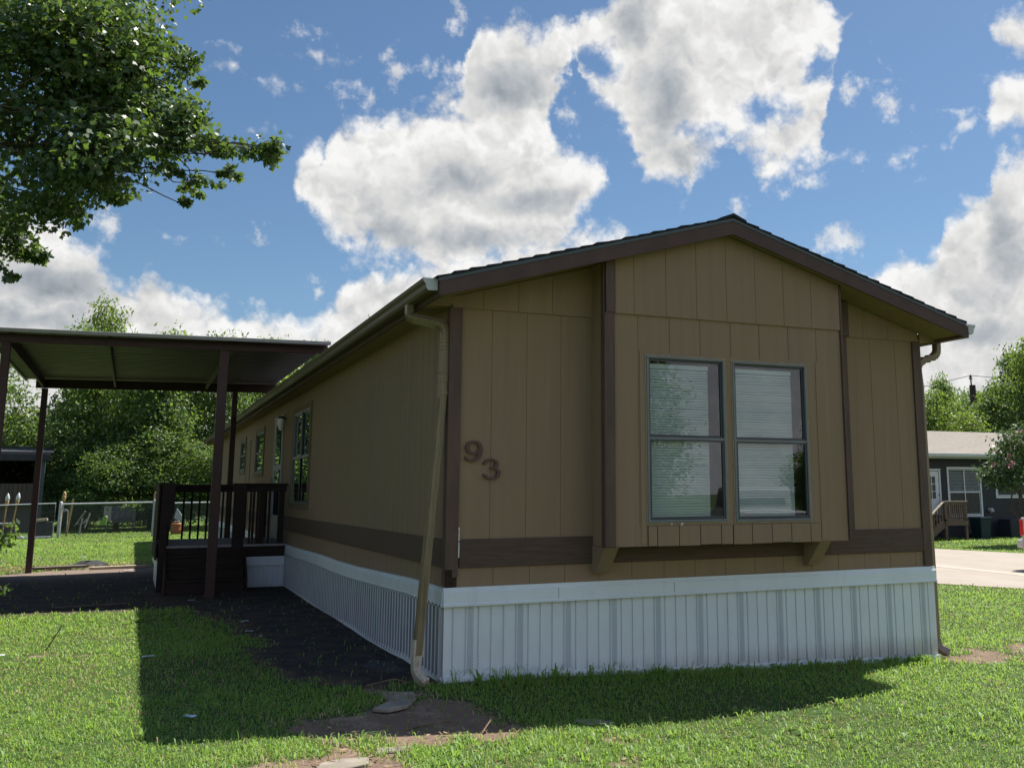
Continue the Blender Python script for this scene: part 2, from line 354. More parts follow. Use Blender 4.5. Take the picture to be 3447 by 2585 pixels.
W_ = bpy.data.worlds.new("World"); SC.world = W_; W_.use_nodes = True
nt = W_.node_tree; nt.nodes.clear(); T = NT(nt)
wo = T.n('ShaderNodeOutputWorld'); bg = T.n('ShaderNodeBackground'); bg.inputs['Strength'].default_value = SKY_STRENGTH
T.L.new(bg.outputs[0], wo.inputs[0])
sky = T.n('ShaderNodeTexSky'); sky.sky_type = 'NISHITA'; sky.sun_disc = False
sky.sun_elevation = R(SUN_EL); sky.sun_rotation = R(SUN_AZ); sky.altitude = 100; sky.air_density = 1.0; sky.dust_density = 0.6; sky.ozone_density = 2.0
D_ = T.v('NORMALIZE', T.n('ShaderNodeTexCoord').outputs['Generated'])
dx, dy, dz = T.sep(D_)
def angles(dv):
    x, y, z = T.sep(dv)
    return T.m('DEGREES', T.m('ARCTAN2', x, y)), T.m('DEGREES', T.m('ARCSINE', z))
az0, el0 = angles(D_)
# domain warp in degrees: large billows, then fine shreds
w1 = T.noise(D_, 9, 3, .5, 'Color'); w2 = T.noise(D_, 38, 5, .6, 'Color')
def scaled(vec, k):
    nd = T.n('ShaderNodeVectorMath', operation='SCALE'); T.put(nd.inputs[0], T.v('SUBTRACT', vec, (.5, .5, .5))); nd.inputs['Scale'].default_value = k
    return nd.outputs[0]
wsum = T.v('ADD', scaled(w1, 2.4), scaled(w2, 1.9))
wx, wy, wz = T.sep(wsum)
az = T.m('ADD', az0, wx); el = T.m('ADD', el0, wy)
def union(items):
    r = items[0]
    for q in items[1:]: r = T.m('MAXIMUM', r, q)
    return r
sds = []; tops = {}
for k, (tp, bt) in CLOUDS.items():
    top = T.m('SUBTRACT', curve_node(T, az, tp), el)
    if bt is None: sds.append(T.m('MULTIPLY', top, .8))
    else: sds.append(T.m('MULTIPLY', T.m('MINIMUM', top, T.m('SUBTRACT', el, curve_node(T, az, bt))), .8))
    tops[k] = top
P2 = T.xyz(az, el, 0)
def blob(a, e, ra, re, grow=1.0):
    q = T.v('MULTIPLY', T.v('SUBTRACT', P2, (a, e, 0)), (1/(ra*grow), 1/(re*grow), 0))
    return T.m('MULTIPLY', T.m('SUBTRACT', 1.0, T.v('LENGTH', q)), min(ra, re)*grow)
big = union(sds)
for h in [(a_, e_, ra_*.75, re_*.75) for a_, e_, ra_, re_ in HOLES_ALL]: big = T.m('MINIMUM', big, T.m('MULTIPLY', blob(*h), -1.0))
wis = union([blob(*b, grow=1.25) for b in WISPS])
# clouds elsewhere in the dome (beyond the photograph): broken cumulus from low-frequency noise
out_n = T.m('MULTIPLY', T.m('SUBTRACT', T.noise(T.mapping(D_, scale=(1, 1, 1.7), loc=(3.1, 1.7, .4)), 2.6, 6, .55), .56), 26)
inside = T.m('MULTIPLY', T.m('MULTIPLY', T.ss(az0, -16, -11), T.ss(az0, 52, 56, 1, 0)), T.ss(el0, 27.5, 31, 1, 0))
sd_out = T.m('SUBTRACT', out_n, T.m('MULTIPLY', inside, 60))
sd = T.m('MAXIMUM', big, sd_out)
# cauliflower detail: smooth cellular noise at two scales, evaluated twice for relief towards the sun
def puff(dv):
    r = None
    for sc_, k in ((15, 1.0), (36, .60), (85, .36)):
        vo = T.n('ShaderNodeTexVoronoi', feature='F1'); vo.inputs['Scale'].default_value = sc_
        T.put(vo.inputs['Vector'], dv)
        q = T.m('MULTIPLY', T.m('SUBTRACT', .5, vo.outputs['Distance']), k)
        r = q if r is None else T.m('ADD', r, q)
    return r
DW = T.v('ADD', D_, scaled(T.noise(D_, 20, 4, .6, 'Color'), .06))
pf = puff(DW)
sd_d = (math.sin(R(SUN_AZ))*math.cos(R(SUN_EL))*.008, math.cos(R(SUN_AZ))*math.cos(R(SUN_EL))*.008, .014)
pf2 = puff(T.v('ADD', DW, sd_d))
relief = T.m('SUBTRACT', pf, pf2)
nz = T.noise(D_, 60, 6, .62)
edge = T.m('ADD', sd, T.m('ADD', T.m('MULTIPLY', T.m('SUBTRACT', pf, .25), 1.1), T.m('MULTIPLY', T.m('SUBTRACT', nz, .5), 1.5)))
alpha = T.ss(edge, -.40, .75)
wn_ = T.noise(D_, 75, 6, .68)
walpha = T.ss(T.m('ADD', wis, T.m('MULTIPLY', T.m('SUBTRACT', wn_, .55), 2.2)), -.20, .75, 0, .8)
alpha = T.m('MAXIMUM', alpha, walpha)
# shading: bright sunlit rims and heads, soft grey thick cores and bases
lowf = T.noise(T.mapping(D_, loc=(.3, .9, .2)), 6.0, 2, .45)
core = None
for a_, e_, ra_, re_ in CORES:
    q_ = T.m('SUBTRACT', 1.15, T.v('LENGTH', T.v('MULTIPLY', T.v('SUBTRACT', P2, (a_, e_, 0)), (1/ra_, 1/re_, 0))))
    core = q_ if core is None else T.m('MAXIMUM', core, q_)
core = T.ss(T.m('ADD', core, T.m('MULTIPLY', T.m('SUBTRACT', pf, .3), .35)), -.35, 1.05)
th0 = T.ss(T.m('ADD', T.m('MINIMUM', sd, 3.5), T.m('MULTIPLY', T.m('SUBTRACT', lowf, .5), 12.0)), .6, 6.0, 0, .55)
thick = T.m('MULTIPLY', T.m('MULTIPLY', T.m('MAXIMUM', core, th0), T.ss(sd, -.1, 1.6)), T.ss(el0, 2, 9, .45, 1))
light = T.m('ADD', T.m('MULTIPLY', thick, -.46), .95)
light = T.m('ADD', light, T.m('MULTIPLY', relief, T.m('MULTIPLY_ADD', thick, -.16, .40)))
light = T.m('ADD', light, T.m('MULTIPLY', T.m('SUBTRACT', nz, .5), .10))
light = T.m('MAXIMUM', T.m('MINIMUM', light, 1.06), .25)
CLOUD_GAIN = 5.8
ccol = T.mix(T.ss(light, .3, .85), (.86, .97, 1.09, 1), (1.0, .995, .985, 1))
cl = T.v('MULTIPLY', ccol, T.xyz(T.m('MULTIPLY', light, CLOUD_GAIN), T.m('MULTIPLY', light, CLOUD_GAIN), T.m('MULTIPLY', light, CLOUD_GAIN)))
# haze whitens the lowest sky
# visible sky toned down; overhead and behind boosted bluer to fill the shaded front
SKY_TINT = (.49, .585, .64, 1); SKY_FILL = (.52, .84, 1.14, 1)
clear = T.m('MAXIMUM', T.ss(dy, .15, -.55), T.ss(el0, 31, 58))
skc = T.v('MULTIPLY', sky.outputs[0], T.mix(clear, SKY_TINT, SKY_FILL))
col = T.mix(alpha, skc, cl)
T.L.new(col, bg.inputs['Color'])
W_.cycles.sampling_method = 'MANUAL'; W_.cycles.sample_map_resolution = 512

sl = bpy.data.lights.new('sun', 'SUN'); sl.energy = 5.0; sl.angle = R(.53); sl.color = (1, .955, .88)
so = bpy.data.objects.new('sun', sl); COL.objects.link(so)
sd3 = Vector((math.sin(R(SUN_AZ))*math.cos(R(SUN_EL)), math.cos(R(SUN_AZ))*math.cos(R(SUN_EL)), math.sin(R(SUN_EL))))
so.rotation_euler = sd3.to_track_quat('Z', 'Y').to_euler(); so.location = (20, 10, 30)
SC.view_settings.view_transform = 'Standard'; SC.view_settings.look = 'None'
SC.view_settings.exposure = 0.85; SC.view_settings.gamma = 1.0
SC.cycles.use_denoising = True
SC.cycles.max_bounces = 7; SC.cycles.transparent_max_bounces = 10
# ================================================================== MOBILE HOME
W = 5.124; L = 27.5; HJ = 3.052; HS = .718; HBB, HBT = .872, 1.103
RX = W/2; OVS = .24; OVF = .456; SL = (4.007-3.197)/(RX+OVS)
def fz(x): return 3.050+SL*(OVS+min(x, W-x))          # underside of fascia / soffit line
def rz(x): return 3.197+SL*(OVS+min(x, W-x))          # roof deck top
home = thing('mobile_home', 'tan mobile home with dark brown trim and white skirting, number 93', 'mobile home', (W/2, 0, 0))
def fz_s(s): return fz(s)+.02
fz_s.knots = (RX,)
BX0, BX1, BD, BZ = 1.308, 3.862, .3006, 1.019
G0 = 0.362-.3225; grooves = [G0+.3225*k for k in range(1, 16)]
gl_low = [.362, .684, .963, 1.006] + [1.695+.3243*(k-1) for k in range(0, 10)]+[4.482, 4.81]
# front wall, lower panels (z 0.6 - HJ) and lapped upper panels standing 14 mm proud
mb = MB(); mb.mat(0)
wall_sheet(mb, (0, 0, 0), (1, 0, 0), (0, -1, 0), 0, W, .60, HBB+.01, [1.695+.3243*k for k in range(-5, 11)])
wall_sheet(mb, (0, 0, 0), (1, 0, 0), (0, -1, 0), 0, BX0+.02, HBB+.01, HJ, [.362, .684, 1.006])
wall_sheet(mb, (0, 0, 0), (1, 0, 0), (0, -1, 0), BX1-.02, W, HBB+.01, HJ, [4.16, 4.482, 4.81])
wall_sheet(mb, (0, 0, 0), (1, 0, 0), (0, -1, 0), BX0+.02, BX1-.02, HBB+.01, 1.25, [1.37+.3243*k for k in range(0, 8)])
for a, b, g in ((0, BX0+.02, [.274, .597, .918]), (BX1-.02, W, [4.05, 4.395, 4.72])):
    f1 = lambda s: fz_s(s)
    wall_sheet(mb, (0, -.014, 0), (1, 0, 0), (0, -1, 0), a, b, HJ-.006, fz_s, g)
    mb.poly([(a, -.014, HJ-.006), (b, -.014, HJ-.006), (b, .01, HJ-.006), (a, .01, HJ-.006)])
mb.build('front_wall', SIDING, home)

# bay: side face, front with two window openings, lapped upper panel to the roof, bottom
WIN = [(1.706, 2.520, 1.218, 2.686), (2.604, 3.436, 1.212, 2.680)]
mb = MB()
holes = [(a-.0, b, c, d) for a, b, c, d in WIN]
wall_sheet(mb, (0, -BD, 0), (1, 0, 0), (0, -1, 0), BX0, BX1, 1.19, HJ, [1.627, 3.573], holes+[])
# grooves above the windows only
mb2 = MB()
wall_sheet(mb, (0, -BD-.016, 0), (1, 0, 0), (0, -1, 0), BX0, BX1, HJ-.006, lambda s: fz(s)+.02, [1.585, 1.911, 2.231, 2.555, 2.878, 3.20, 3.525]) if False else None
up_ = lambda s: fz(s)+.02
up_.knots = (RX,)
wall_sheet(mb, (0, -BD-.016, 0), (1, 0, 0), (0, -1, 0), BX0, BX1, HJ-.006, up_, [1.585, 1.911, 2.231, 2.555, 2.878, 3.20, 3.525])
mb.poly([(BX0, -BD-.016, HJ-.006), (BX1, -BD-.016, HJ-.006), (BX1, -BD+.01, HJ-.006), (BX0, -BD+.01, HJ-.006)])
# thin saw grooves of the lower panel above the windows, modelled as inset dark-edged strips
for g in (1.948, 2.269, 2.596, 2.915, 3.246):
    mb.poly([(g-.0035, -BD-.001, 2.72), (g+.0035, -BD-.001, 2.72), (g+.0035, -BD-.001, HJ-.007), (g-.0035, -BD-.001, HJ-.007)]) if False else None
# bottom row of short boards (z BZ..1.19), 6 mm proud, with gaps
xs = [BX0, 1.635]; 
mb.box(BX0, 1.700, -BD-.001, -BD+.02, BZ, 1.19)
bb = [1.704, 1.795, 2.012, 2.228, 2.444, 2.566, 2.572, 2.772, 2.988, 3.204, 3.422, 3.544]
for a, b in zip(bb[:-1], bb[1:]):
    if b-a > .02: mb.box(a+.004, b-.004, -BD-.010, -BD+.02, BZ+.004*math.sin(a*9), 1.188)
mb.box(3.550, BX1, -BD-.002, -BD+.02, BZ, 1.19)
mb.box(1.700, 3.550, -BD+.012, -BD+.02, BZ+.01, 1.19)
# thin cover strips at both sides of the window unit
mb.box(1.640, 1.690, -BD-.006, -BD, BZ+.02, 2.72)
mb.box(3.552, 3.600, -BD-.006, -BD, BZ+.02, 2.72)
# left and right cheeks, and floor of the bay
wall_sheet(mb, (BX0, 0, 0), (0, -1, 0), (-1, 0, 0), 0, BD, BZ+.002, lambda s: fz(BX0)+.02)
wall_sheet(mb, (BX1, -BD, 0), (0, 1, 0), (1, 0, 0), 0, BD, BZ+.002, lambda s: fz(BX1)+.02)
mb.box(BX0+.002, BX1-.002, -BD+.021, 0, BZ+.004, BZ+.02)
bay = mb.build('window_bay', SIDING, home)
GRV = painted('groove_paint', (.12, .09, .055), .9, .1)
for g in (1.948, 2.269, 2.596, 2.915, 3.246): MB().box(g-.003, g+.003, -BD-.0015, -BD+.001, 2.715, HJ-.008).build('panel_groove', GRV, bay)
mb = MB()           # brackets under the bay
for x0 in (1.300, 3.541):
    pr = [(x0, -.002, BZ), (x0, -BD+.01, BZ-.002), (x0, -.075, .787), (x0, -.002, .787)]
    q = MB().prism(pr, (.133, 0, 0)); q.build('bracket', SIDING, home, bevel=.004)
# brown boards
def trim(name, x0, x1, y0, y1, z0, z1, mat=TRIM, par=None, bev=.004): return MB().box(x0, x1, y0, y1, z0, z1).build(name, mat, par or home, bevel=bev)
# front corner boards (left one rots away at the foot)
mb = MB(); mb.mat(0).box(-.022, .086, -.024, 0, .86, HJ-.008).box(-.022, 0.0, .0005, .075, .735, HJ+.02)
mb.box(.040, .086, -.024, 0, .80, .86)
mb.poly([(-.022, -.0245, .90), (.012, -.0245, .86), (.012, -.0245, .955)])
mb.mat(1).box(-.014, .080, -.016, -.001, .722, .86)
mb.mat(2).box(.0865, .098, -.0235, -.001, 1.09, 1.20).box(.087, .097, -.0255, -.001, .955, 1.08)
mb.build('corner_board', [TRIM, ROT, BARE], home)
mb = MB().box(W-.086, W+.022, -.024, 0, HS+.004, HJ-.008).box(W, W+.022, .0005, .075, HS+.004, HJ+.02); mb.build('corner_board', TRIM, home, bevel=.003)
# bay corner boards
mb = MB().box(BX0-.005, BX0+.090, -BD-.026, -BD-.0165, HJ-.004, fz(BX0)+.03).box(BX0-.0215, BX0-.0005, -BD+.0005, -BD+.055, BZ+.004, fz(BX0)+.02)
mb.box(BX0-.0215, BX0+.080, -BD-.0245, -BD-.001, BZ+.002, HJ-.008)
mb.build('bay_corner_board', TRIM, home, bevel=.003)
mb = MB().box(BX1+.002, BX1+.024, -BD-.024, -BD+.06, BZ+.01, fz(BX1)+.02); mb.build('bay_corner_board', TRIM, home, bevel=.003)
mb = MB().box(4.02, 4.172, -.022, -.001, HBT-.002, HJ-.008).box(4.03, 4.20, -.036, -.0145, HJ-.006, fz(4.2)+.03); mb.build('wall_board', TRIM, home, bevel=.003)
# band board on the front and the side
mb = MB().box(.098, 1.312, -.020, 0, HBB, HBT).box(1.312, 3.862, -.0195, 0, HBB, HBT-.085).box(3.862, W-.087, -.020, 0, HBB, HBT); mb.build('band_board', BAND, home, bevel=.003)
mb = MB().box(-.016, 0, .08, L-.05, HBB, HBT); mb.build('band_board', BAND, home, bevel=.002)

# ---- left side wall
SWIN = {'a': (7.42, 9.14, 1.32, 2.77), 'b': (13.36, 14.76, 1.90, 2.74), 'c': (17.05, 18.16, 2.02, 2.72)}
DOOR = (10.38, 11.58, .67, 2.87)
mb = MB()
sg = [.12+.2032*k for k in range(1, 135)]
wall_sheet(mb, (0, 0, 0), (0, 1, 0), (-1, 0, 0), 0, L, .60, lambda s: fz(0)+.05, sg, list(SWIN.values())+[DOOR], gw=.010, gd=.008)
mb.poly([(W, 0, .5), (W, L, .5), (W, L, 3.15), (W, 0, 3.15)])
mb.poly([(0, L, .5), (W, L, .5), (W, L, 3.15), (RX, L, 3.9), (0, L, 3.15)])
mb.build('side_wall', SIDING, home)
mb = MB().box(.02, W-.02, .05, L-.05, .40, .60)
mb.poly([(.9, .3, .6), (.9, L, .6), (.9, L, 3.1), (.9, .3, 3.1)])
mb.poly([(.1, .9, .6), (W-.1, .9, .6), (W-.1, .9, 3.3), (.1, .9, 3.3)])
mb.poly([(0, 0, 3.10), (W, 0, 3.10), (W, L, 3.10), (0, L, 3.10)])
mb.build('interior_floor', DARKIN, home)
mb = MB()
for y in (15.9, 16.62): mb.box(-.014, 0, y, y+.05, .75, 2.66)
mb.box(-.014, 0, 15.9, 16.67, 2.62, 2.67); mb.box(-.008, 0, 15.96, 16.62, .75, 2.62)
mb.build('utility_door', painted('siding_side_trim', (.20, .145, .078), .7, .1), home, bevel=.003)
mb = MB().box(-.02, .03, L-.09, L+.02, .74, 3.1); mb.build('corner_board', painted('far_corner_yellow', (.26, .20, .085), .6, .1), home)

def window(parent, O, S, N, s0, s1, z0, z1, name='window', lites=1, blinds=True, trimw=0, trimmat=None, label=None, gap=.0, tilt=.5, deep=.045, glass=None):
    """aluminium single-hung window set into an opening. lites = units side by side"""
    O = np.array(O, float); S = np.array(S, float); N = np.array(N, float)
    P = lambda s, z, d: O+S*s+np.array([0, 0, z])+N*d        # d outward
    def bx(mb, a, b, c, d, e, f): mb.hexa([P(a, c, e), P(b, c, e), P(b, c, f), P(a, c, f), P(a, d, e), P(b, d, e), P(b, d, f), P(a, d, f)])
    w = .022; mb = MB()
    bx(mb, s0, s1, z1-w, z1, -.03, .014); bx(mb, s0, s1, z0, z0+w, -.03, .014)
    bx(mb, s0, s0+w, z0+w, z1-w, -.03, .014); bx(mb, s1-w, s1, z0+w, z1-w, -.03, .014)
    win = mb.build(name, ALU, parent, bevel=.003)
    if label: win['label'] = label
    u = (s1-s0-2*w)/lites; zm = (z0+z1)/2
    for k in range(lites):
        a = s0+w+u*k; b = a+u
        m2 = MB()
        if lites > 1 and k: bx(m2, a-.02, a+.02, z0+w, z1-w, -.02, .012)
        t = .020
        for c, d, e in ((zm+.004, z1-w, -.022), (z0+w, zm-.004, -.008)):
            bx(m2, a, b, d-t, d, e-.01, e+.012); bx(m2, a, b, c, c+t*1.3, e-.01, e+.012)
            bx(m2, a, a+t, c+t*1.3, d-t, e-.01, e+.012); bx(m2, b-t, b, c+t*1.3, d-t, e-.01, e+.012)
        m2.mat(1); bx(m2, a, b, zm-.012, zm+.010, -.02, .010)
        m2.build('sash', [ALUD, ALU], win)
        g = MB()
        for c, d, e in ((zm+.03, z1-w-t, -.022), (z0+w+.026, zm-.024, -.008)):
            g.poly([P(a+t, c, e), P(b-t, c, e), P(b-t, d, e), P(a+t, d, e)])
        g.build('pane', glass or GLASS, win)
        if blinds:
            m3 = MB(); zt = z1-w-.07; zb = z0+w+.035; n = int((zt-zb)/.0235); ra = a+.012; rb = b-.03-gap
            for i in range(n):
                z = zb+i*.0235; j = .0015*math.sin(i*1.7+k); 
                q = [P(ra, z-.0125+j, -.070), P(rb, z-.0125+j+.001, -.070), P(rb, z+.0125+j, -.084), P(ra, z+.0125+j, -.084)]
                mid1 = (np.array(q[0])+np.array(q[3]))/2+N*.005; mid2 = (np.array(q[1])+np.array(q[2]))/2+N*.005
                m3.poly([q[0], q[1], mid2, mid1]); m3.poly([mid1, mid2, q[2], q[3]])
            bx(m3, ra, rb, zt-.01, zt+.03, -.10, -.065); bx(m3, ra, rb, zb-.03, zb-.014, -.092, -.070)
            m3.build('blind', BLIND, win)
    if trimw:
        m4 = MB(); tw = trimw
        bx(m4, s0-tw, s0-.001, z0-tw*.9, z1+tw, .0, .020); bx(m4, s1+.001, s1+tw, z0-tw*.9, z1+tw, .0, .020)
        bx(m4, s0, s1, z1+.001, z1+tw, .0, .019); bx(m4, s0, s1, z0-tw*.9, z0-.001, .0, .019)
        m4.build('window_trim', trimmat or SIDING, win, bevel=.003)
    return win
for i, (a, b, c, d) in enumerate(WIN):
    w_ = window(home, (0, -BD, 0), (1, 0, 0), (0, -1, 0), a, b, c, d, gap=.085 if i == 0 else .075)
    # box of the opening: dark reveal behind the blind
    m5 = MB(); m5.mat(0)
    for xx in (a-.012, b+.001): m5.box(xx, xx+.011, -BD-.006, -BD-.0005, c-.012, d+.012)
    m5.box(a-.001, b+.001, -BD-.006, -BD-.0005, d+.001, d+.012).box(a-.001, b+.001, -BD-.006, -BD-.0005, c-.012, c-.001)
    m5.build('caulk_bead', painted('caulk_painted', (.30, .235, .15), .7, .2, scale=30), w_)
    if i == 0:
        MB().box(1.93, 1.945, -BD-.010, -BD, c-.022, c-.008).build('paint_chip', BARE, w_); MB().box(2.03, 2.05, -BD-.010, -BD, c-.026, c-.004).build('paint_chip', BARE, w_)
SIDETRIM = painted('side_window_trim', (.16, .115, .068), .7, .15, (4, 4, 1), 4)
for k, v in SWIN.items():
    window(home, (0, 0, 0), (0, 1, 0), (-1, 0, 0), *v, lites=2 if k == 'a' else 1, blinds=False, trimw=.09, trimmat=SIDETRIM)
# door with storm door
y0, y1, z0, z1 = DOOR
mb = MB(); mb.box(-.03, .03, y0, y0+.05, z0, z1).box(-.03, .03, y1-.05, y1, z0, z1).box(-.03, .03, y0+.05, y1-.05, z1-.05, z1)
door = mb.build('door', DOORW, home, bevel=.003)
mb = MB(); 
for a, b, c, d in ((y0+.055, y0+.17, z0+.01, z1-.055), (y1-.17, y1-.055, z0+.01, z1-.055), (y0+.17, y1-.17, z1-.16, z1-.055), (y0+.17, y1-.17, z0+.01, z0+.42), (y0+.17, y1-.17, z0+1.22, z0+1.32)): mb.box(-.022, .0, a, b, c, d)
mb.build('storm_door', DOORW, door, bevel=.003)
mb = MB(); mb.poly([(-.012, y0+.17, z0+.42), (-.012, y1-.17, z0+.42), (-.012, y1-.17, z1-.16), (-.012, y0+.17, z1-.16)]); mb.build('pane', GLASS, door)
mb = MB().tube([(-.03, y1-.10, z0+1.0), (-.06, y1-.10, z0+1.0), (-.06, y1-.10, z0+1.10), (-.03, y1-.10, z0+1.10)], .008, 6); mb.build('handle', ALU, door)
mb = MB().lathe([(.0, .10), (.05, .09), (.06, .07), (.055, .05)], (-.09, 10.16, 2.72), 12); mb.tube([(0, 10.16, 2.76), (-.09, 10.16, 2.80)], .012, 6)
pl = mb.build('porch_light', ALUD, home)
mb = MB().lathe([(.02, -.16), (.045, -.12), (.055, -.02), (.05, .05)], (-.09, 10.16, 2.72), 12); mb.build('glass_jar', LAMPG, pl, smooth=True)

# ---- roof: deck, shingle courses, fascia, drip edge, soffits
roofm = MB(); roofm.mat(0)
y0, y1 = -OVF-.015, L+.3
n = 20; rng_r = random.Random(3)
for side in (0, 1):
    X = (lambda u: -OVS-.03+u) if side == 0 else (lambda u: W+OVS+.03-u)
    tot = RX+OVS+.03; st = tot/n
    zz = lambda u: 3.197+.006+SL*(u-.03)
    for i in range(n):
        a, b = i*st, min((i+1)*st+.03, tot)
        t0 = .020+rng_r.uniform(-.004, .006); t1 = .008
        segs = [y0+rng_r.uniform(-.008, .012)] + [y0+1.0*k+rng_r.uniform(-.02, .02) for k in range(1, 7)] + [y0+7+4*k for k in range(0, 5)] + [y1]
        for ya, yb in zip(segs[:-1], segs[1:]):
            dz = rng_r.uniform(-.003, .004)
            za, zb = zz(a), zz(b)
            roofm.hexa([(X(a), ya, za), (X(b), ya, zb), (X(b), yb, zb), (X(a), yb, za), (X(a), ya, za+t0+dz), (X(b), ya, zb+t1), (X(b), yb, zb+t1), (X(a), yb, za+t0+dz)])
roofm.prism([(RX-.14, y0-.004, 4.010-.035), (RX, y0-.004, 4.040-.012), (RX+.14, y0-.004, 4.010-.035), (RX+.14, y0-.004, 4.010-.012), (RX, y0-.004, 4.040+.014), (RX-.14, y0-.004, 4.010-.012)], (0, L+.7, 0))
roof = roofm.build('roof', SHINGLE, home)
fa = MB()
for s_, xa in ((0, -OVS), (1, W+OVS)):
    fa.prism([(xa, -OVF, 3.050), (RX, -OVF, 3.854), (RX, -OVF, 3.986), (xa, -OVF, 3.176)], (0, .022, 0))
fa.build('barge_board', TRIMD, roof)
de = MB()
for xa in (-OVS-.012, W+OVS+.012):
    zb = 3.176-SL*.012
    de.prism([(xa, -OVF-.006, zb-.004), (RX, -OVF-.006, 3.982), (RX, -OVF-.006, 4.008), (xa, -OVF-.006, zb+.024)], (0, .03, 0))
de.build('drip_edge', DRIP, roof)
fa = MB().box(-OVS-.0, -OVS+.02, -OVF+.022, L+.28, 3.050, 3.185).box(W+OVS-.02, W+OVS+.07, -OVF+.022, L+.28, 3.050, 3.17)
fa.box(-OVS-.001, -OVS+.004, -OVF-.004, -OVF-.0005, 3.055, 3.178)
fa.build('fascia', TRIMD, roof)
so_ = MB()
zz = lambda x: fz(x)+.03
so_.poly([(-OVS+.02, -OVF+.022, zz(-OVS)), (RX, -OVF+.022, zz(RX)), (RX, .0, zz(RX)), (-OVS+.02, 0, zz(-OVS))])
so_.poly([(W+OVS-.02, -OVF+.022, zz(-OVS)), (RX, -OVF+.022, zz(RX)), (RX, .0, zz(RX)), (W+OVS-.02, 0, zz(-OVS))])
so_.box(-OVS+.02, 0, -.002, L+.28, 3.058, 3.075); so_.box(W, W+OVS-.02, -.002, L+.28, 3.058, 3.075)
so_.box(-OVS+.02, -.0005, -.0130, -.003, 3.076, 3.17); so_.box(W+.0225, W+OVS-.02, -.020, -.003, 3.054, 3.16)
so_.box(-.2, W+.2, L+.05, L+.28, 3.08, 3.09)
so_.build('soffit', SIDING, roof)

# ---- gutters: K-profile along both eaves, end caps, outlets and downspouts
def kprof(sx, x0): return [(x0, 3.100), (x0+sx*.075, 3.096), (x0+sx*.092, 3.115), (x0+sx*.098, 3.150), (x0+sx*.118, 3.172), (x0+sx*.124, 3.196), (x0+sx*.116, 3.198)]
for sx, x0 in ((-1, -OVS-.006), (1, W+OVS+.072)):
    pr = kprof(sx, x0); m6 = MB()
    ya, yb = -.405, L+.1
    for (a, za), (b, zb) in zip(pr[:-1], pr[1:]): m6.poly([(a, ya, za), (b, ya, zb), (b, yb, zb), (a, yb, za)])
    m6.poly([(x0, ya, 3.10), (x0, yb, 3.10), (x0, yb, 3.195), (x0, ya, 3.195)])
    m6.poly([(x0+sx*.004, ya, 3.108), (x0+sx*.09, ya, 3.118), (x0+sx*.09, yb, 3.118), (x0+sx*.004, yb, 3.108)])
    gut = m6.build('gutter', GUTBRN if sx < 0 else GUTTER, home)
    m7 = MB(); cap = [(a, -.409, z) for a, z in pr]+[(x0, -.409, 3.198)]; m7.prism(cap, (0, .005, 0)); m7.build('end_cap', CAPW, gut)
    if sx < 0:
        for yn in (1.9, 4.35, 4.5): MB().tube([(-.30, yn, 3.19), (-.33, yn-.02, 3.27)], .004, 4).build('gutter_nail', STICK, gut)   # left standing in the roof edge
def elbow_path(pts, k=6):
    """round the corners of a polyline"""
    pts = [np.array(p, float) for p in pts]; out = [pts[0]]
    for a, b, c in zip(pts[:-2], pts[1:-1], pts[2:]):
        r = min(np.linalg.norm(b-a), np.linalg.norm(c-b))*.48
        p0 = b+(a-b)/np.linalg.norm(a-b)*r; p1 = b+(c-b)/np.linalg.norm(c-b)*r
        for t in np.linspace(0, 1, k): out.append((1-t)**2*p0+2*t*(1-t)*b+t*t*p1)
    out.append(pts[-1]); return out
def downspout(path, mat, rect=(.062, .078), ribs=True, shoe=True):
    pth = elbow_path(path); m8 = MB(); m8.mat(0)
    m8.tube(pth, 0, rect=rect)
    # crimp rings along the bends
    for i in range(2, len(pth)-3):
        a, b = pth[i], pth[i+1]
        if np.linalg.norm(b-a) < .12:
            m = (a+b)/2; d = (b-a)/np.linalg.norm(b-a)
            m8.tube([m-d*.004, m+d*.004], 0, rect=(rect[0]+.007, rect[1]+.007))
    o = m8.build('downspout', mat, home, bevel=.006)
    return o, pth
ga = painted('downspout_tan', (.22, .165, .092), .45, .14, (6, 6, .5), 6, .4, .05, grime=((.11, .075, .045), .65, 6, (5, 5, .35)))
d1, pth = downspout([(-.300, .30, 3.10), (-.300, .30, 2.985), (-.045, .06, 2.90), (-.048, .045, 2.74), (-.056, .045, 2.32), (-.228, .03, .12)], ga)
m9 = MB()                                 # raised ribs on the straight run
a = np.array((-.060, .045, 2.28)); b = np.array((-.225, .030, .16)); 
for k in (-.018, 0, .018):
    m9.bar(a+np.array([k, -.0395, 0]), b+np.array([k, -.0395, 0]), .007, .006, (0, 1, 0))
    m9.bar(a+np.array([-.0325, k, 0]), b+np.array([-.0325, k, 0]), .006, .007, (1, 0, 0))
m9.build('rib', ga, d1)
MB().box(-.090, -.018, .0, .088, 2.30, 2.325).build('strap', ga, d1)
m9 = MB().tube(elbow_path([(-.224, .030, .20), (-.232, .02, .07), (-.175, -.09, -.005)]), 0, rect=(.070, .086)); m9.build('shoe', painted('shoe_flaked_white', (.42, .36, .28), .7, .3, (3, 3, .6), 18, grime=((.2, .13, .07), .8, 9, (4, 4, .5))), d1, bevel=.006)
m9 = MB().bar((-.2245, .0295, .19), (-.2145, .0315, .32), .068, .084); m9.build('flaked_paint', painted('flaked_white', (.46, .41, .33), .8, .3, (3, 3, .5), 14, grime=((.23, .165, .09), .9, 7, (5, 5, .6))), d1)
d2, _ = downspout([(W+OVS+.125, .10, 3.10), (W+OVS+.125, .10, 2.93), (W+.062, .10, 2.84), (W+.055, .06, 2.6), (W+.075, .06, .0-.02)], GUTTER)
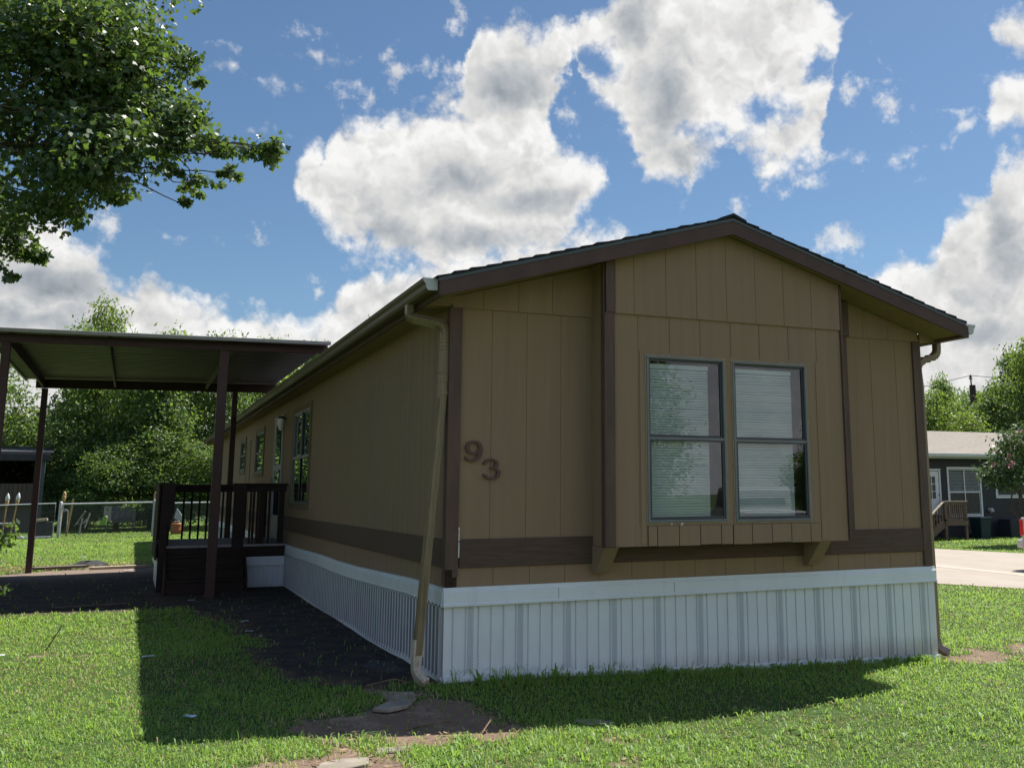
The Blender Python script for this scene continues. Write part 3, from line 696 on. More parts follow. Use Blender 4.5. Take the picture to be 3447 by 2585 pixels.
MB().tube(elbow_path([(W+.075, .06, .0), (W+.082, .055, -.10), (W+.19, .02, -.15)]), 0, rect=(.07, .086)).build('shoe', painted('shoe_grey', (.20, .17, .145), .7, .2), d2, bevel=.006)

# ---- vinyl skirting: white panels soiled by splashes near the ground
m, T, out = newmat('vinyl_soiled'); P = wpos(T)
g1 = T.noise(T.mapping(P, scale=(2, 2, .7)), 3.5, 5, .6); g2 = T.noise(T.mapping(P, scale=(9, 9, 1)), 5, 4, .6)
c = T.mix(T.ss(g1, .4, .75, 0, .3), (.66, .69, .71), (.52, .53, .52))
hgt = T.m('ADD', T.sep(P)[2], T.m('MULTIPLY', T.m('SUBTRACT', g2, .5), .22))
c = T.mix(T.ss(hgt, -.12, .10, .55, 0), c, (.26, .22, .17))
bsdf(T, out, c, .45, .4, 0, g1, .25, .02); SOILED = m
SHADEV = painted('vinyl_shaded_channel', (.30, .30, .315), .5, .15, (3, 3, .4), 5, .3, .05)  # darker vinyl colour between the ribs, standing in for shade in the channels
def skirt(name, O, S, N, s0, s1, zb, zt, vents=True, parent=home, pitch=.1087, first=.004, ventx=None, deep_rib=False):
    O = np.array(O, float); S = np.array(S, float); N = np.array(N, float)
    P = lambda s, z, d: O+S*s+np.array([0, 0, z])+N*d
    mb = MB(); mb.mat(0); s = s0+first; pts = []
    prof = [(0, 0), (.008, .010), (.020, .010), (.026, .0), (.0, 0)]
    k = 0; xs = [(s0, 0.)]
    while s < s1-.02:
        xs += ([(s, .0), (s+.003, -.012), (s+.014, -.012), (s+.017, .0)] if not deep_rib else [(s, .0), (s+.004, .034), (s+.044, .034), (s+.048, .0)]); s += pitch; k += 1
    xs.append((s1, .0))
    zr = (lambda s: zt(s) if callable(zt) else zt)
    for (a, da), (b, db) in zip(xs[:-1], xs[1:]):
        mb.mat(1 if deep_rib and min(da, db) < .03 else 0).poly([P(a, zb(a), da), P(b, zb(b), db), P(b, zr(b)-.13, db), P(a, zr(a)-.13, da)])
    o = mb.build(name, [SOILED, SHADEV], parent)
    # top rail: band with lips
    steps = np.linspace(s0-.012, s1+.012, 2 if not callable(zt) else 24)
    mr = MB(); pr = [(-.02, 0.), (.012, 0.), (.012, -.016), (.018, -.020), (.018, -.030), (.026, -.036), (.028, -.125), (.034, -.132), (.034, -.150), (.008, -.150)]
    for a, b in zip(steps[:-1], steps[1:]):
        for (d0, z0), (d1, z1) in zip(pr[:-1], pr[1:]): mr.poly([P(a, zr(a)+z0, d0), P(b, zr(b)+z0, d0), P(b, zr(b)+z1, d1), P(a, zr(a)+z1, d1)])
    for a in (steps[0], steps[-1]): mr.poly([P(a, zr(a)+z, d) for d, z in pr])
    mr.build('top_rail', WHITE, o)
    mr = MB(); st2 = np.linspace(s0, s1, 24)
    for a, b in zip(st2[:-1], st2[1:]):
        za, zb_ = zb(a), zb(b)
        mr.hexa([P(a, za-.03, -.004), P(b, zb_-.03, -.004), P(b, zb_-.03, .03), P(a, za-.03, .03), P(a, za+.022, -.004), P(b, zb_+.022, -.004), P(b, zb_+.022, .026), P(a, za+.022, .026)])
    mr.build('bottom_rail', WHITE, o)
    if ventx:
        mv = MB()
        for vx in ventx:
            for c in range(5):
                x = vx-.0235+c*.0105; z = zb(vx)+.04+(.013 if c % 2 else 0)
                while z < zr(vx)-.16:
                    mv.poly([P(x-.0022, z, .003), P(x+.0022, z, .003), P(x+.0022, z+.017, .003), P(x-.0022, z+.017, .003)]); z += .026
        mv.build('vent_slots', painted('vent_dark', (.22, .25, .29), .8, .1), o)
    return o
gfront = lambda s: float(gz(s, -.05))+.025
FR = skirt('skirting', (0, -.012, 0), (1, 0, 0), (0, -1, 0), -.02, W+.03, gfront, HS, pitch=.108875, first=.0657, ventx=[.209+.4355*k for k in range(12)])
for xx in (2.10, .975): MB().box(xx, xx+.004, -.0415, -.038, HS-.125, HS-.036).build('rail_seam', painted('seam', (.25, .26, .28), .8, .1), FR)
gside = lambda s: float(gz(-.05, s))+.02+.018*math.sin(s*2.1)+.012*math.sin(s*.9)
ztop = lambda s: .716-.060*min(max((s-.4)/4.2, 0), 1)+.008*math.sin(s*1.3)+.03*min(max((s-14)/8, 0), 1)
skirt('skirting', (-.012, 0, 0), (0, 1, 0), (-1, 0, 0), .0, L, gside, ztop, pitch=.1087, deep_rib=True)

# ---- house number
def stroke(pts, wid, z=0):
    """ribbon polygon along a centre line with varying width, in (x, z)"""
    pts = np.array(pts, float); l = []; r_ = []
    for i in range(len(pts)):
        t = pts[min(i+1, len(pts)-1)]-pts[max(i-1, 0)]; t /= np.linalg.norm(t)+1e-9; nn = np.array([-t[1], t[0]])
        l.append(pts[i]+nn*wid[i]/2); r_.append(pts[i]-nn*wid[i]/2)
    return l, r_
def numeral(name, ox, oz, strokes, balls, label):
    mb = MB()
    for si, (pts, wid) in enumerate(strokes):
        l, r_ = stroke(pts, wid); ph = .022+.0015*si
        for i in range(len(l)-1):
            q = [l[i], l[i+1], r_[i+1], r_[i]]
            mb.prism([(ox+a, -.0035, oz+b) for a, b in q], (0, -ph, 0))
    for cx, cz, rr in balls:
        mb.prism([(ox+cx+rr*math.cos(t), -.0035, oz+cz+rr*math.sin(t)) for t in np.linspace(0, 2*math.pi, 14, endpoint=False)], (0, -ph-.001, 0))
    o = mb.build(name, NUM, None); tag(o, label, 'house number', 'brown serif house numbers'); return o
A = np.linspace(0, 2*math.pi, 33)
cx, cz, rx, rzz = .090, .122, .058, .050
ring = [(cx+rx*math.cos(t+1.57), cz+rzz*math.sin(t+1.57)) for t in A]
rw = [.013+.021*abs(math.sin(t)) for t in A]
tail = [(.150, .122), (.150, .095), (.143, .062), (.125, .036), (.098, .020), (.070, .014), (.044, .018), (.028, .030), (.012, .046)]
tw = [.034, .035, .034, .030, .024, .019, .018, .024, .006]
numeral('house_number', .118, 1.735, [(ring, rw), (tail, tw)], [], 'brown serif numeral 9, the upper one on the tan wall')
up3 = [(.010, .128), (.024, .140), (.040, .160), (.070, .170), (.102, .166), (.126, .150), (.130, .130), (.118, .110), (.095, .099), (.068, .096)]
uw = [.010, .026, .022, .013, .014, .026, .033, .028, .016, .012]
lo3 = [(.068, .096), (.100, .096), (.130, .086), (.148, .062), (.142, .036), (.118, .016), (.085, .008), (.055, .012), (.032, .028), (.008, .046)]
lw = [.012, .014, .022, .035, .034, .024, .016, .016, .026, .006]
numeral('house_number', .284, 1.590, [(up3, uw), (lo3, lw)], [], 'brown serif numeral 3, below and right of the 9')
# ================================================================== GROUND
def inpoly(x, y, poly):
    x = np.asarray(x); y = np.asarray(y); c = np.zeros(x.shape, bool); n = len(poly)
    for i in range(n):
        x0, y0 = poly[i]; x1, y1 = poly[(i+1) % n]
        k = ((y0 > y) != (y1 > y)) & (x < (x1-x0)*(y-y0)/(y1-y0+1e-12)+x0); c ^= k
    return c
def dpoly(x, y, poly):
    """signed distance to a polygon, positive inside"""
    d = np.full(np.shape(x), 1e9)
    n = len(poly)
    for i in range(n):
        ax, ay = poly[i]; bx, by = poly[(i+1) % n]; ex, ey = bx-ax, by-ay
        t = np.clip(((x-ax)*ex+(y-ay)*ey)/(ex*ex+ey*ey+1e-12), 0, 1)
        d = np.minimum(d, np.hypot(x-ax-t*ex, y-ay-t*ey))
    return np.where(inpoly(x, y, poly), d, -d)
def vnoise(x, y, s, seed=0):
    """value noise in the plane, 0..1"""
    x = np.asarray(x)/s+seed*17.3; y = np.asarray(y)/s-seed*9.1
    xi = np.floor(x).astype(int); yi = np.floor(y).astype(int); fx = x-xi; fy = y-yi
    fx = fx*fx*(3-2*fx); fy = fy*fy*(3-2*fy)
    h = lambda a, b: np.modf(np.abs(np.sin(a*127.1+b*311.7+seed*74.7)*43758.5453))[0]
    return (h(xi, yi)*(1-fx)+h(xi+1, yi)*fx)*(1-fy)+(h(xi, yi+1)*(1-fx)+h(xi+1, yi+1)*fx)*fy
def fb(x, y, s, seed=0): return .55*vnoise(x, y, s, seed)+.3*vnoise(x, y, s/2.1, seed+1)+.15*vnoise(x, y, s/4.3, seed+2)
PAD = [(-4.35, 6.62), (-3.76, 6.55), (-2.9, 6.5), (-2.28, 6.35), (-1.75, 6.6), (-1.45, 5.6), (-1.30, 4.4), (-1.22, 3.1), (-1.26, 1.69), (-1.15, .71), (-.98, .38), (-.75, .16), (-.45, .02), (-.2, .0), (.3, -.02), (.3, 15), (-1.9, 15.6), (-3.2, 15.2), (-4.1, 14.5), (-4.7, 13.9), (-4.6, 10)]
DIRT = [[(-1.20, -.95), (-.95, -.70), (-.55, -.50), (-.30, -.35), (.02, -.55), (.15, -.9), (.14, -1.3), (-.10, -1.62), (-.5, -1.70), (-.95, -1.58), (-1.18, -1.3)],
        [(-1.75, -2.35), (-1.50, -1.78), (-1.10, -1.62), (-.85, -1.85), (-.80, -2.3), (-1.0, -2.7), (-1.5, -2.8)],
        [(-.2, -2.4), (.15, -2.2), (.4, -2.4), (.15, -2.6)], [(.6, -1.68), (1.0, -1.74), (.95, -1.88), (.62, -1.85)],
        [(-3.4, 2.95), (-3.1, 3.1), (-2.9, 2.9), (-3.2, 2.75)],
        [(5.15, -.1), (5.9, .25), (6.6, .3), (6.5, -.05), (5.6, -.3)],
        [(-.75, .15), (-.3, .05), (.0, -.06), (-.1, -.5), (-.6, -.45)],
        [(-2.5, -2.5), (-1.9, -2.3), (-1.8, -2.7), (-2.4, -2.8)]]
STREET = [(8.6, 60), (9.2, 11.5), (10.95, 6.5), (11.6, 4.9), (12.6, 2.2), (14, -6), (16, -60), (24, -60), (20.2, 4), (19.4, 11.9), (18.9, 14.7), (17.8, 22), (16.2, 60)]
def masks(x, y):
    n1 = (fb(x, y, .55, 3)-.5)*.9; n2 = (fb(x, y, .26, 5)-.5)*1.0
    p = dpoly(x, y, PAD)+n1*.62+(fb(x, y, .17, 15)-.5)*.30
    d = np.full(np.shape(x), -9.)
    for q in DIRT: d = np.maximum(d, dpoly(x, y, q))
    d = d+n2*.75+n1*.35-.03
    far_dry = np.exp(-((y-15.6)/1.1)**2)*((x < -.2) & (x > -7))
    return p, d, far_dry
def graded(lo, hi, fine_lo, fine_hi, st, grow=1.28):
    a = list(np.arange(fine_lo, fine_hi+1e-6, st)); s = st; v = fine_hi
    while v < hi: s *= grow; v += s; a.append(min(v, hi))
    s = st; v = fine_lo; b = []
    while v > lo: s *= grow; v -= s; b.append(max(v, lo))
    return np.array(b[::-1]+a)
gx = graded(-900, 900, -6, 8, .09); gy = graded(-400, 1200, -4.2, 17, .09)
X, Y = np.meshgrid(gx, gy); Z = gz(X, Y)
pm, dm, fm = masks(X, Y)
Z = Z-.012*np.clip(dm*6, 0, 1)+.012*(fb(X, Y, .25, 9)-.5)*(np.abs(X) < 30)
nx, ny = len(gx), len(gy)
V = np.stack([X, Y, Z], -1).reshape(-1, 3)
idx = np.arange(nx*ny).reshape(ny, nx)
Fq = np.stack([idx[:-1, :-1], idx[:-1, 1:], idx[1:, 1:], idx[1:, :-1]], -1).reshape(-1, 4)
def np_mesh(name, V, F, mats, attr=None, mi=None, smooth=False):
    me = bpy.data.meshes.new(name); me.vertices.add(len(V)); me.vertices.foreach_set('co', np.ascontiguousarray(V, np.float32).ravel())
    if not isinstance(F, list): F = [F]
    sizes = np.concatenate([np.full(len(f), f.shape[1], np.int32) for f in F]); loops = np.concatenate([f.ravel() for f in F]).astype(np.int32)
    me.loops.add(len(loops)); me.loops.foreach_set('vertex_index', loops)
    me.polygons.add(len(sizes)); st = np.zeros(len(sizes), np.int32); st[1:] = np.cumsum(sizes)[:-1]
    me.polygons.foreach_set('loop_start', st)
    try: me.polygons.foreach_set('loop_total', sizes)
    except Exception: pass
    for m in (mats if isinstance(mats, (list, tuple)) else [mats]): me.materials.append(m)
    if mi is not None: me.polygons.foreach_set('material_index', np.asarray(mi, np.int32))
    if smooth: me.polygons.foreach_set('use_smooth', np.ones(len(sizes), bool))
    me.update(calc_edges=True)
    if attr is not None:
        for k, a in attr.items():
            at = me.attributes.new(k, 'FLOAT_COLOR', 'POINT'); c = np.ones((len(V), 4), np.float32); c[:, :a.shape[1]] = a
            at.data.foreach_set('color', c.ravel())
    return me
def np_obj(name, me, parent=None):
    o = bpy.data.objects.new(name, me); COL.objects.link(o)
    if parent is not None: o.parent = parent; ORG[o] = ORG.get(parent, (0, 0, 0))
    return o
m, T, out = newmat('ground_soil'); P = wpos(T)
at = T.n('ShaderNodeAttribute'); at.attribute_name = 'mask'; s = T.sep(at.outputs['Vector'])
n1 = T.noise(P, 3.2, 6, .6); n2 = T.noise(P, 42, 5, .65); n3 = T.noise(P, .35, 4, .5); n4 = T.noise(P, 180, 3, .6)
green = T.mix(n2, (.034, .066, .018), (.072, .115, .034))
green = T.mix(T.ss(n1, .45, .75, 0, .6), green, (.085, .075, .03))
green = T.mix(T.ss(n3, .4, .65, 0, .35), green, (.05, .085, .015))
asph = T.mix(n2, (.022, .021, .021), (.052, .049, .047))
asph = T.mix(T.ss(n1, .38, .62, 0, .85), asph, (.078, .057, .042))
vc = T.n('ShaderNodeTexVoronoi', feature='DISTANCE_TO_EDGE'); vc.inputs['Scale'].default_value = 1.1; T.put(vc.inputs['Vector'], T.v('ADD', P, T.v('MULTIPLY', T.noise(P, 2.5, 4, .6, 'Color'), (.5, .5, .5))))
asph = T.mix(T.ss(vc.outputs['Distance'], .004, .016, .7, 0), asph, (.012, .011, .011))
agg = T.n('ShaderNodeTexVoronoi'); agg.inputs['Scale'].default_value = 60; T.put(agg.inputs['Vector'], P)
asph = T.mix(T.ss(agg.outputs['Distance'], .12, .30, .30, 0), asph, (.13, .12, .11))
rim = T.m('MULTIPLY', T.ss(s[0], .45, .70), T.ss(s[0], .72, 1.0, 1, 0))
asph = T.mix(T.m('MULTIPLY', rim, .8), asph, T.mix(n2, (.07, .048, .032), (.15, .105, .07)))
soil = T.mix(n2, (.12, .082, .058), (.255, .180, .130))
soil = T.mix(T.ss(n1, .5, .72, 0, .6), soil, (.33, .25, .185))
c = T.mix(T.ss(T.m('ADD', s[0], T.m('MULTIPLY', T.m('SUBTRACT', n2, .5), .25)), .42, .58), green, asph)
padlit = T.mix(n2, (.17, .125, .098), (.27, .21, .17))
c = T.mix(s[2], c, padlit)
c = T.mix(T.ss(T.m('ADD', s[1], T.m('MULTIPLY', T.m('SUBTRACT', n2, .5), .3)), .4, .6), c, soil)
bsdf(T, out, c, .92, .12, 0, T.m('ADD', n2, T.m('MULTIPLY', n4, .4)), .8, .02)
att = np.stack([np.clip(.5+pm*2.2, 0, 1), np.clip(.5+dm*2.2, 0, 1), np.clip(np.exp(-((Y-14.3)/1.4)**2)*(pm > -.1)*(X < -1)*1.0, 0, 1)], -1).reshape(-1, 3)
gr = np_obj('ground', np_mesh('ground', V, Fq, m, {'mask': att}, smooth=True)); tag(gr, None, None, kind='structure')

# street and its gutter
mb = MB(); zs = -.183
mb.poly([(x, y, zs) for x, y in STREET]); st_ = mb.build('street', CONC); st_['kind'] = 'structure'
mb = MB(); GUTC = painted('gutter_concrete', (.40, .335, .27), .85, .1, (1, 1, 1), 2, grime=((.25, .21, .17), .6, 3, (3, .4, 1)))
gl = [(15.0, 22), (14.25, 13), (13.9, 9.3), (13.65, 6.6), (13.9, 3), (15.2, -6), (17, -60)]
for (a, b), (c_, d) in zip(gl[:-1], gl[1:]): mb.poly([(a, b, zs+.004), (a+.42, b, zs+.004), (c_+.42, d, zs+.004), (c_, d, zs+.004)])
g2 = mb.build('street_gutter', GUTC); g2['kind'] = 'structure'

# ------------------------------------------------------------------ grass
def blades(x, y, h, w, lean, az, tint, z=None, dry=None, name='lawn_grass', droop=.55):
    n = len(x); z = gz(x, y) if z is None else z
    dxx, dyy = np.cos(az), np.sin(az); px, py = -dyy, dxx
    base = np.stack([x, y, z-.008], -1)
    side = np.stack([px, py, np.zeros(n)], -1)*(w/2)[:, None]
    f = np.stack([dxx, dyy, np.zeros(n)], -1)
    mid = base+f*(lean*h*.42)[:, None]+np.array([0, 0, 1])*(h*.62)[:, None]
    tip = base+f*(lean*h)[:, None]+np.array([0, 0, 1])*(h*(1-droop*np.clip(lean, 0, 1)*.8))[:, None]
    V = np.stack([base-side*.8, base+side*.8, mid-side, mid+side, tip], 1).reshape(-1, 3)
    b = np.arange(n)*5
    Q = np.stack([b, b+1, b+3, b+2], -1); Tt = np.stack([b+2, b+3, b+4], -1)
    tc = np.repeat(tint, 5, 0)
    mi = None
    if dry is not None: mi = np.concatenate([dry, dry]).astype(np.int32)
    return V, [Q, Tt], tc, mi
AZ0, AZ1 = R(-16), R(60)
def polar(n, r0, r1, p=1.5):
    u = rng.random(n); e = 2-p; r = (r0**e+u*(r1**e-r0**e))**(1/e); a = AZ0+(AZ1-AZ0)*rng.random(n)
    return CAM[0]+r*np.sin(a), CAM[1]+r*np.cos(a), r
N_ = 1250000
x, y, r = polar(N_, 4.1, 62)
pm, dm, fm = masks(x, y)
house = (x > .0) & (x < W) & (y > -.02) & (y < L)
deckm = (x > -1.95) & (x < 0) & (y > 8.7) & (y < 12.0)
keep = ~house & ~inpoly(x, y, STREET) & ~deckm & ~((x > 17.9) & (x < 35.1) & (y > 19.6) & (y < 26.7))
pn = fb(x, y, 1.3, 21); pn2 = fb(x, y, .22, 31); pn3 = fb(x, y, 3.2, 41)
cover = np.clip(.78+1.7*(pn-.42)+.9*(pn2-.42), .16, 1)
cover = np.where(r < 9, cover, np.clip(cover+.25, 0, 1))
cover = cover*np.interp(pm, [-.22, .0, .12, .22], [1, .45, .10, .010])*np.interp(dm, [-.16, -.02, .06, .14], [1, .42, .12, .03])
cover = cover*np.where(x > 19.5, .55, 1)
keep &= rng.random(N_) < cover
x, y, r, pn, pn2, pn3, fm, pm, dm = [q[keep] for q in (x, y, r, pn, pn2, pn3, fm, pm, dm)]
n = len(x)
h = (.018+.036*rng.random(n)**1.6+.05*np.clip(pn-.45, 0, 1))*np.where(r > 14, 1.25, 1)
h *= np.where(rng.random(n) < .05, 1.7, 1)
h = np.where((y < 0) & (y > -.35) & (x > .2) & (x < 5.1), h*1.5, h)
w = (.0036+.0038*rng.random(n))*np.clip(r/7, .8, 6)**.85
lean = .25+1.0*rng.random(n); az_ = rng.random(n)*2*math.pi
t0 = np.clip(.18+.62*pn3+.55*(pn-.5)+.28*(rng.random(n)-.5)+np.where(r > 9, .12, 0), 0, 1); t1 = rng.random(n)*np.where(pn2 > .52, 1.04, .97)
tint = np.stack([t0, t1, np.zeros(n)], -1)
dry = (rng.random(n) < np.clip(.05+.30*np.clip(.47-pn, 0, 1)*2+.75*fm+.3*(np.abs(dm) < .12), 0, .8)).astype(np.int32)
V1, F1, C1, M1 = blades(x, y, h, w, lean, az_, tint, dry=dry)
# broad-leaved crabgrass rosettes, mostly in the sunlit foreground
nt_ = 5200
x, y, r = polar(nt_, 4.3, 16, 1.0)
pm, dm, fm = masks(x, y)
wp = fb(x, y, .9, 51)+.55*np.exp(-(((x+.45)/.75)**2+((y+2.15)/.4)**2))+.35*np.exp(-(((x-1.6)/1.8)**2+((y+2.4)/.5)**2))+.25*np.exp(-(((x+2.4)/.8)**2+((y+2.3)/.7)**2))
keep = (wp > .56) & ~((x > -.02) & (x < W) & (y > -.06)) & (pm < -.05) & (dm < .02) & ~inpoly(x, y, STREET) & (rng.random(nt_) < np.clip((wp-.5)*3.2, 0, 1))
x, y, r = x[keep], y[keep], r[keep]
# taller weeds along the skirting
xe = rng.uniform(-.05, 5.0, 90); ye = -.05-.10*rng.random(90)-.03; tall = np.concatenate([np.zeros(len(x)), np.where(xe < 1.6, 1, .45)]); x = np.concatenate([x, xe]); y = np.concatenate([y, ye])
k = 9; n = len(x)*k
X_ = np.repeat(x, k)+rng.normal(0, .012, n); Y_ = np.repeat(y, k)+rng.normal(0, .012, n); TL = np.repeat(tall, k); sz = np.repeat(.7+.6*rng.random(len(x)), k)
h = (.038+.050*rng.random(n))*sz*(1+1.1*TL); w = (.0065+.005*rng.random(n))*sz; lean = .55+.85*rng.random(n)-.35*TL; az_ = rng.random(n)*2*math.pi
az_ = np.where((TL > 0) & (np.sin(az_) > .2), -az_, az_)
tint = np.stack([np.clip(.25+.50*rng.random(n), 0, 1), rng.random(n)*.9, np.zeros(n)], -1)
V2, F2, C2, M2 = blades(X_, Y_, h, w, lean, az_, tint, dry=np.zeros(n, np.int32))
o5 = len(V1)
me = np_mesh('lawn_grass', np.concatenate([V1, V2]), [F1[0], F2[0]+o5, F1[1], F2[1]+o5], [GRASS, DRYG], {'tint': np.concatenate([C1, C2])},
             np.concatenate([M1[:len(F1[0])], M2[:len(F2[0])], M1[:len(F1[0])], M2[:len(F2[0])]]))
tag(np_obj('lawn_grass', me), 'short weedy green lawn grass around the home', None, kind='stuff')
# dead leaves, straw and chips on the bare patches
nd = 16000
x, y, r = polar(nd, 4.2, 20, 1.3)
pm, dm, fm = masks(x, y)
keep = ((dm > -.10) | ((np.abs(pm) < .22) & (rng.random(nd) < .30)) | (rng.random(nd) < .05)) & ~((x > -.02) & (x < W) & (y > -.02)) & ~inpoly(x, y, STREET)
x, y = x[keep], y[keep]; n = len(x)
a = rng.random(n)*6.28; ln = .008+.022*rng.random(n)**2.5; wd = ln*(.22+.5*rng.random(n))
u = np.stack([np.cos(a), np.sin(a), .5*(rng.random(n)-.5)], -1); v = np.stack([-np.sin(a), np.cos(a), .5*(rng.random(n)-.5)], -1)
c0 = np.stack([x, y, gz(x, y)+.006+.010*rng.random(n)], -1)
V = np.stack([c0-u*ln[:, None], c0-v*wd[:, None], c0+u*ln[:, None], c0+v*wd[:, None]], 1).reshape(-1, 3); b = np.arange(n)*4
tint = np.repeat(np.stack([rng.random(n), rng.random(n)*.8, np.zeros(n)], -1), 4, 0)
LITM = leafmat('dead_leaf_bits', (.11, .065, .038), (.42, .30, .19), (.3, .2, .1), .12, .8, .1)
tag(np_obj('dead_leaves', np_mesh('dead_leaves', V, np.stack([b, b+1, b+2, b+3], -1), LITM, {'tint': tint})), 'dry leaf bits and straw scattered on bare soil', None, kind='stuff')

# ------------------------------------------------------------------ loose things on the ground
def slab(pts, label, th=.03, group=None, mat=None, rise=.012):
    mb = MB(); cx = np.mean([p[0] for p in pts]); cy = np.mean([p[1] for p in pts]); z = float(gz(cx, cy))+rise
    mb.prism([(a, b, z-th) for a, b in pts], (0, 0, th)); o = mb.build('paving_slab', mat or SLAB, None, bevel=.006); return tag(o, label, 'paving slab', group or 'flat slabs sunk in the soil')
slab([(-.56, -.12), (-.42, -.10), (-.30, -.20), (-.34, -.44), (-.46, -.66), (-.62, -.74), (-.72, -.66), (-.55, -.45)], 'grey flagstone in shade beside the downspout foot')
slab([(-1.30, -1.98), (-1.16, -1.93), (-1.02, -1.97), (-1.05, -2.10), (-1.22, -2.17), (-1.35, -2.10)], 'pale flagstone in sun at the front edge of the lawn')
slab([(-.92, -1.72), (-.70, -1.76), (-.72, -1.86), (-.95, -1.84)], 'small pale flagstone beside the lush weeds', th=.02)
slab([(-.44, 1.05), (-.30, .62), (-.14, .66), (-.16, 1.15), (-.30, 1.40)], 'dark slate piece against the side skirting', mat=painted('slate_dark', (.05, .048, .048), .85, .25), rise=.006)
slab([(.60, -1.10), (.78, -1.16), (.88, -1.34), (.66, -1.30)], 'small grey stone half hidden in the shaded grass', th=.03)
def scrap(x, y, s, label, rot=0, mat=LIT, name='paper_scrap', cat='litter', group='scraps of pale litter', asp=.5):
    mb = MB(); z = float(gz(x, y))+.02; c, d = math.cos(rot), math.sin(rot); pts = []
    for u, v, h_ in ((-1, -.8, 0), (-.2, -1, .25), (.9, -.7, .05), (1, .5, .35), (.1, 1, .1), (-.9, .7, .3)):
        a, b = u*s/2, v*s*asp/2; pts.append((x+a*c-b*d, y+a*d+b*c, z+h_*s*.3))
    mc = (x, y, z+s*.10)
    for i in range(6): mb.poly([pts[i], pts[(i+1) % 6], mc])
    lo = [(p[0], p[1], p[2]-.004) for p in pts]
    for i in range(6): mb.poly([lo[(i+1) % 6], lo[i], (mc[0], mc[1], mc[2]-.004)])
    return solo(mb, name, mat, label, cat, group)
scrap(-2.15, 2.28, .11, 'crumpled pale scrap on the shaded grass near the shadow edge', .2)
scrap(-1.93, -.55, .11, 'torn bluish scrap on shaded grass in the foreground', -.8, painted('paper_blue', (.42, .50, .53), .6, .1))
scrap(-3.42, 3.02, .12, 'white crumpled scrap in sunny grass at the lawn edge', .1)
scrap(-1.08, 4.62, .10, 'flat pale scrap at the edge of the asphalt', .5, asp=.4)
scrap(-1.12, 3.75, .09, 'pale chip beside the asphalt edge nearer the camera', -.3)
scrap(-1.05, 3.30, .06, 'smallest pale chip along the asphalt edge', 1.0)
scrap(-1.52, 7.6, .09, 'white lump on the ground before the porch steps', 0)
scrap(-2.35, 13.9, .16, 'flattened white cup behind the carport pad', .3)
scrap(-3.33, 19.15, .12, 'white paper ball on the lawn beyond the carport', 0)
def board(a, b, w, t, label, mat=PLANK, name='board', cat='board', group=None):
    mb = MB().bar(a, b, w, t); o = mb.build(name, mat, None, bevel=.004); return tag(o, label, cat, group)
zg = lambda x, y, d=0: float(gz(x, y))+d
board((-3.05, 14.95, zg(-3, 15, .03)), (-1.95, 15.1, zg(-2, 15, .03)), .14, .05, 'pale board lying along the back of the carport pad', painted('pale_board', (.44, .36, .28), .8, .2))
board((-4.05, 14.9, zg(-4, 14.9, .05)), (-3.15, 15.25, zg(-3.1, 15.2, .06)), .20, .05, 'grey board behind the carport post', painted('grey_board', (.15, .13, .11), .9, .2))
mb = MB(); gq = np.random.default_rng(4); nr_ = 16; ring_ = []
for lv, (rr, hh) in enumerate(((1, 0), (.85, .07), (.45, .13))):
    ring_.append([(-3.1+.38*rr*math.cos(t)*gq.uniform(.8, 1.15), 15.9+.22*rr*math.sin(t)*gq.uniform(.8, 1.15), zg(-3, 15.9, -.01)+hh*gq.uniform(.7, 1.2)) for t in np.linspace(0, 6.283, nr_, endpoint=False)])
for A_, B_ in zip(ring_[:-1], ring_[1:]):
    for i in range(nr_): mb.poly([A_[i], A_[(i+1) % nr_], B_[(i+1) % nr_], B_[i]])
mb.poly(ring_[-1]); solo(mb, 'rubble_lump', painted('dark_rubble', (.05, .05, .052), .9, .3), 'dark flat lump of rubble in dry grass', 'rubble')
board((-3.25, 7.2, zg(-3.3, 7.2, .02)), (-2.35, 7.4, zg(-2.3, 7.4, .03)), .045, .02, 'long splinter of wood on the shaded asphalt', painted('shaded_splinter', (.12, .09, .075), .9, .2))
board((-1.75, -2.42, zg(-1.7, -2.4, .03)), (-1.62, -2.34, zg(-1.6, -2.3, .035)), .022, .014, 'short yellow wood chip in the sunny grass', PLANK, 'wood_chip', 'wood chip')
def twig(pts, label, r=.006):
    mb = MB().tube([np.array(p) for p in pts], [r*(1-.5*i/len(pts)) for i in range(len(pts))], 5); solo(mb, 'twig', STICK, label, 'twig', 'dead twigs on the ground')
twig([(-.18, -1.52, zg(0, -1.5, .02)), (-.08, -1.40, zg(0, -1.4, .07)), (-.03, -1.24, zg(0, -1.2, .06)), (-.12, -1.10, zg(0, -1.1, .10))], 'dark crooked twig standing on sunlit soil')
twig([(-.62, -1.20, zg(0, -1.2, .015)), (-.42, -1.12, zg(0, -1.1, .02)), (-.22, -1.13, zg(0, -1.1, .02))], 'pale straight twig lying on the sunlit soil', .007)
twig([(-3.05, 3.25, zg(-3, 3.2, .0)), (-2.98, 3.24, zg(-3, 3.2, .12)), (-2.92, 3.26, zg(-3, 3.2, .24))], 'upright dead stalk in sunny grass at left', .007)
twig([(-.62, .03, zg(0, 0, .02)), (-.42, -.06, zg(0, 0, .07)), (-.30, -.03, zg(0, 0, .03))], 'bent twig in shade beside the downspout', .005)

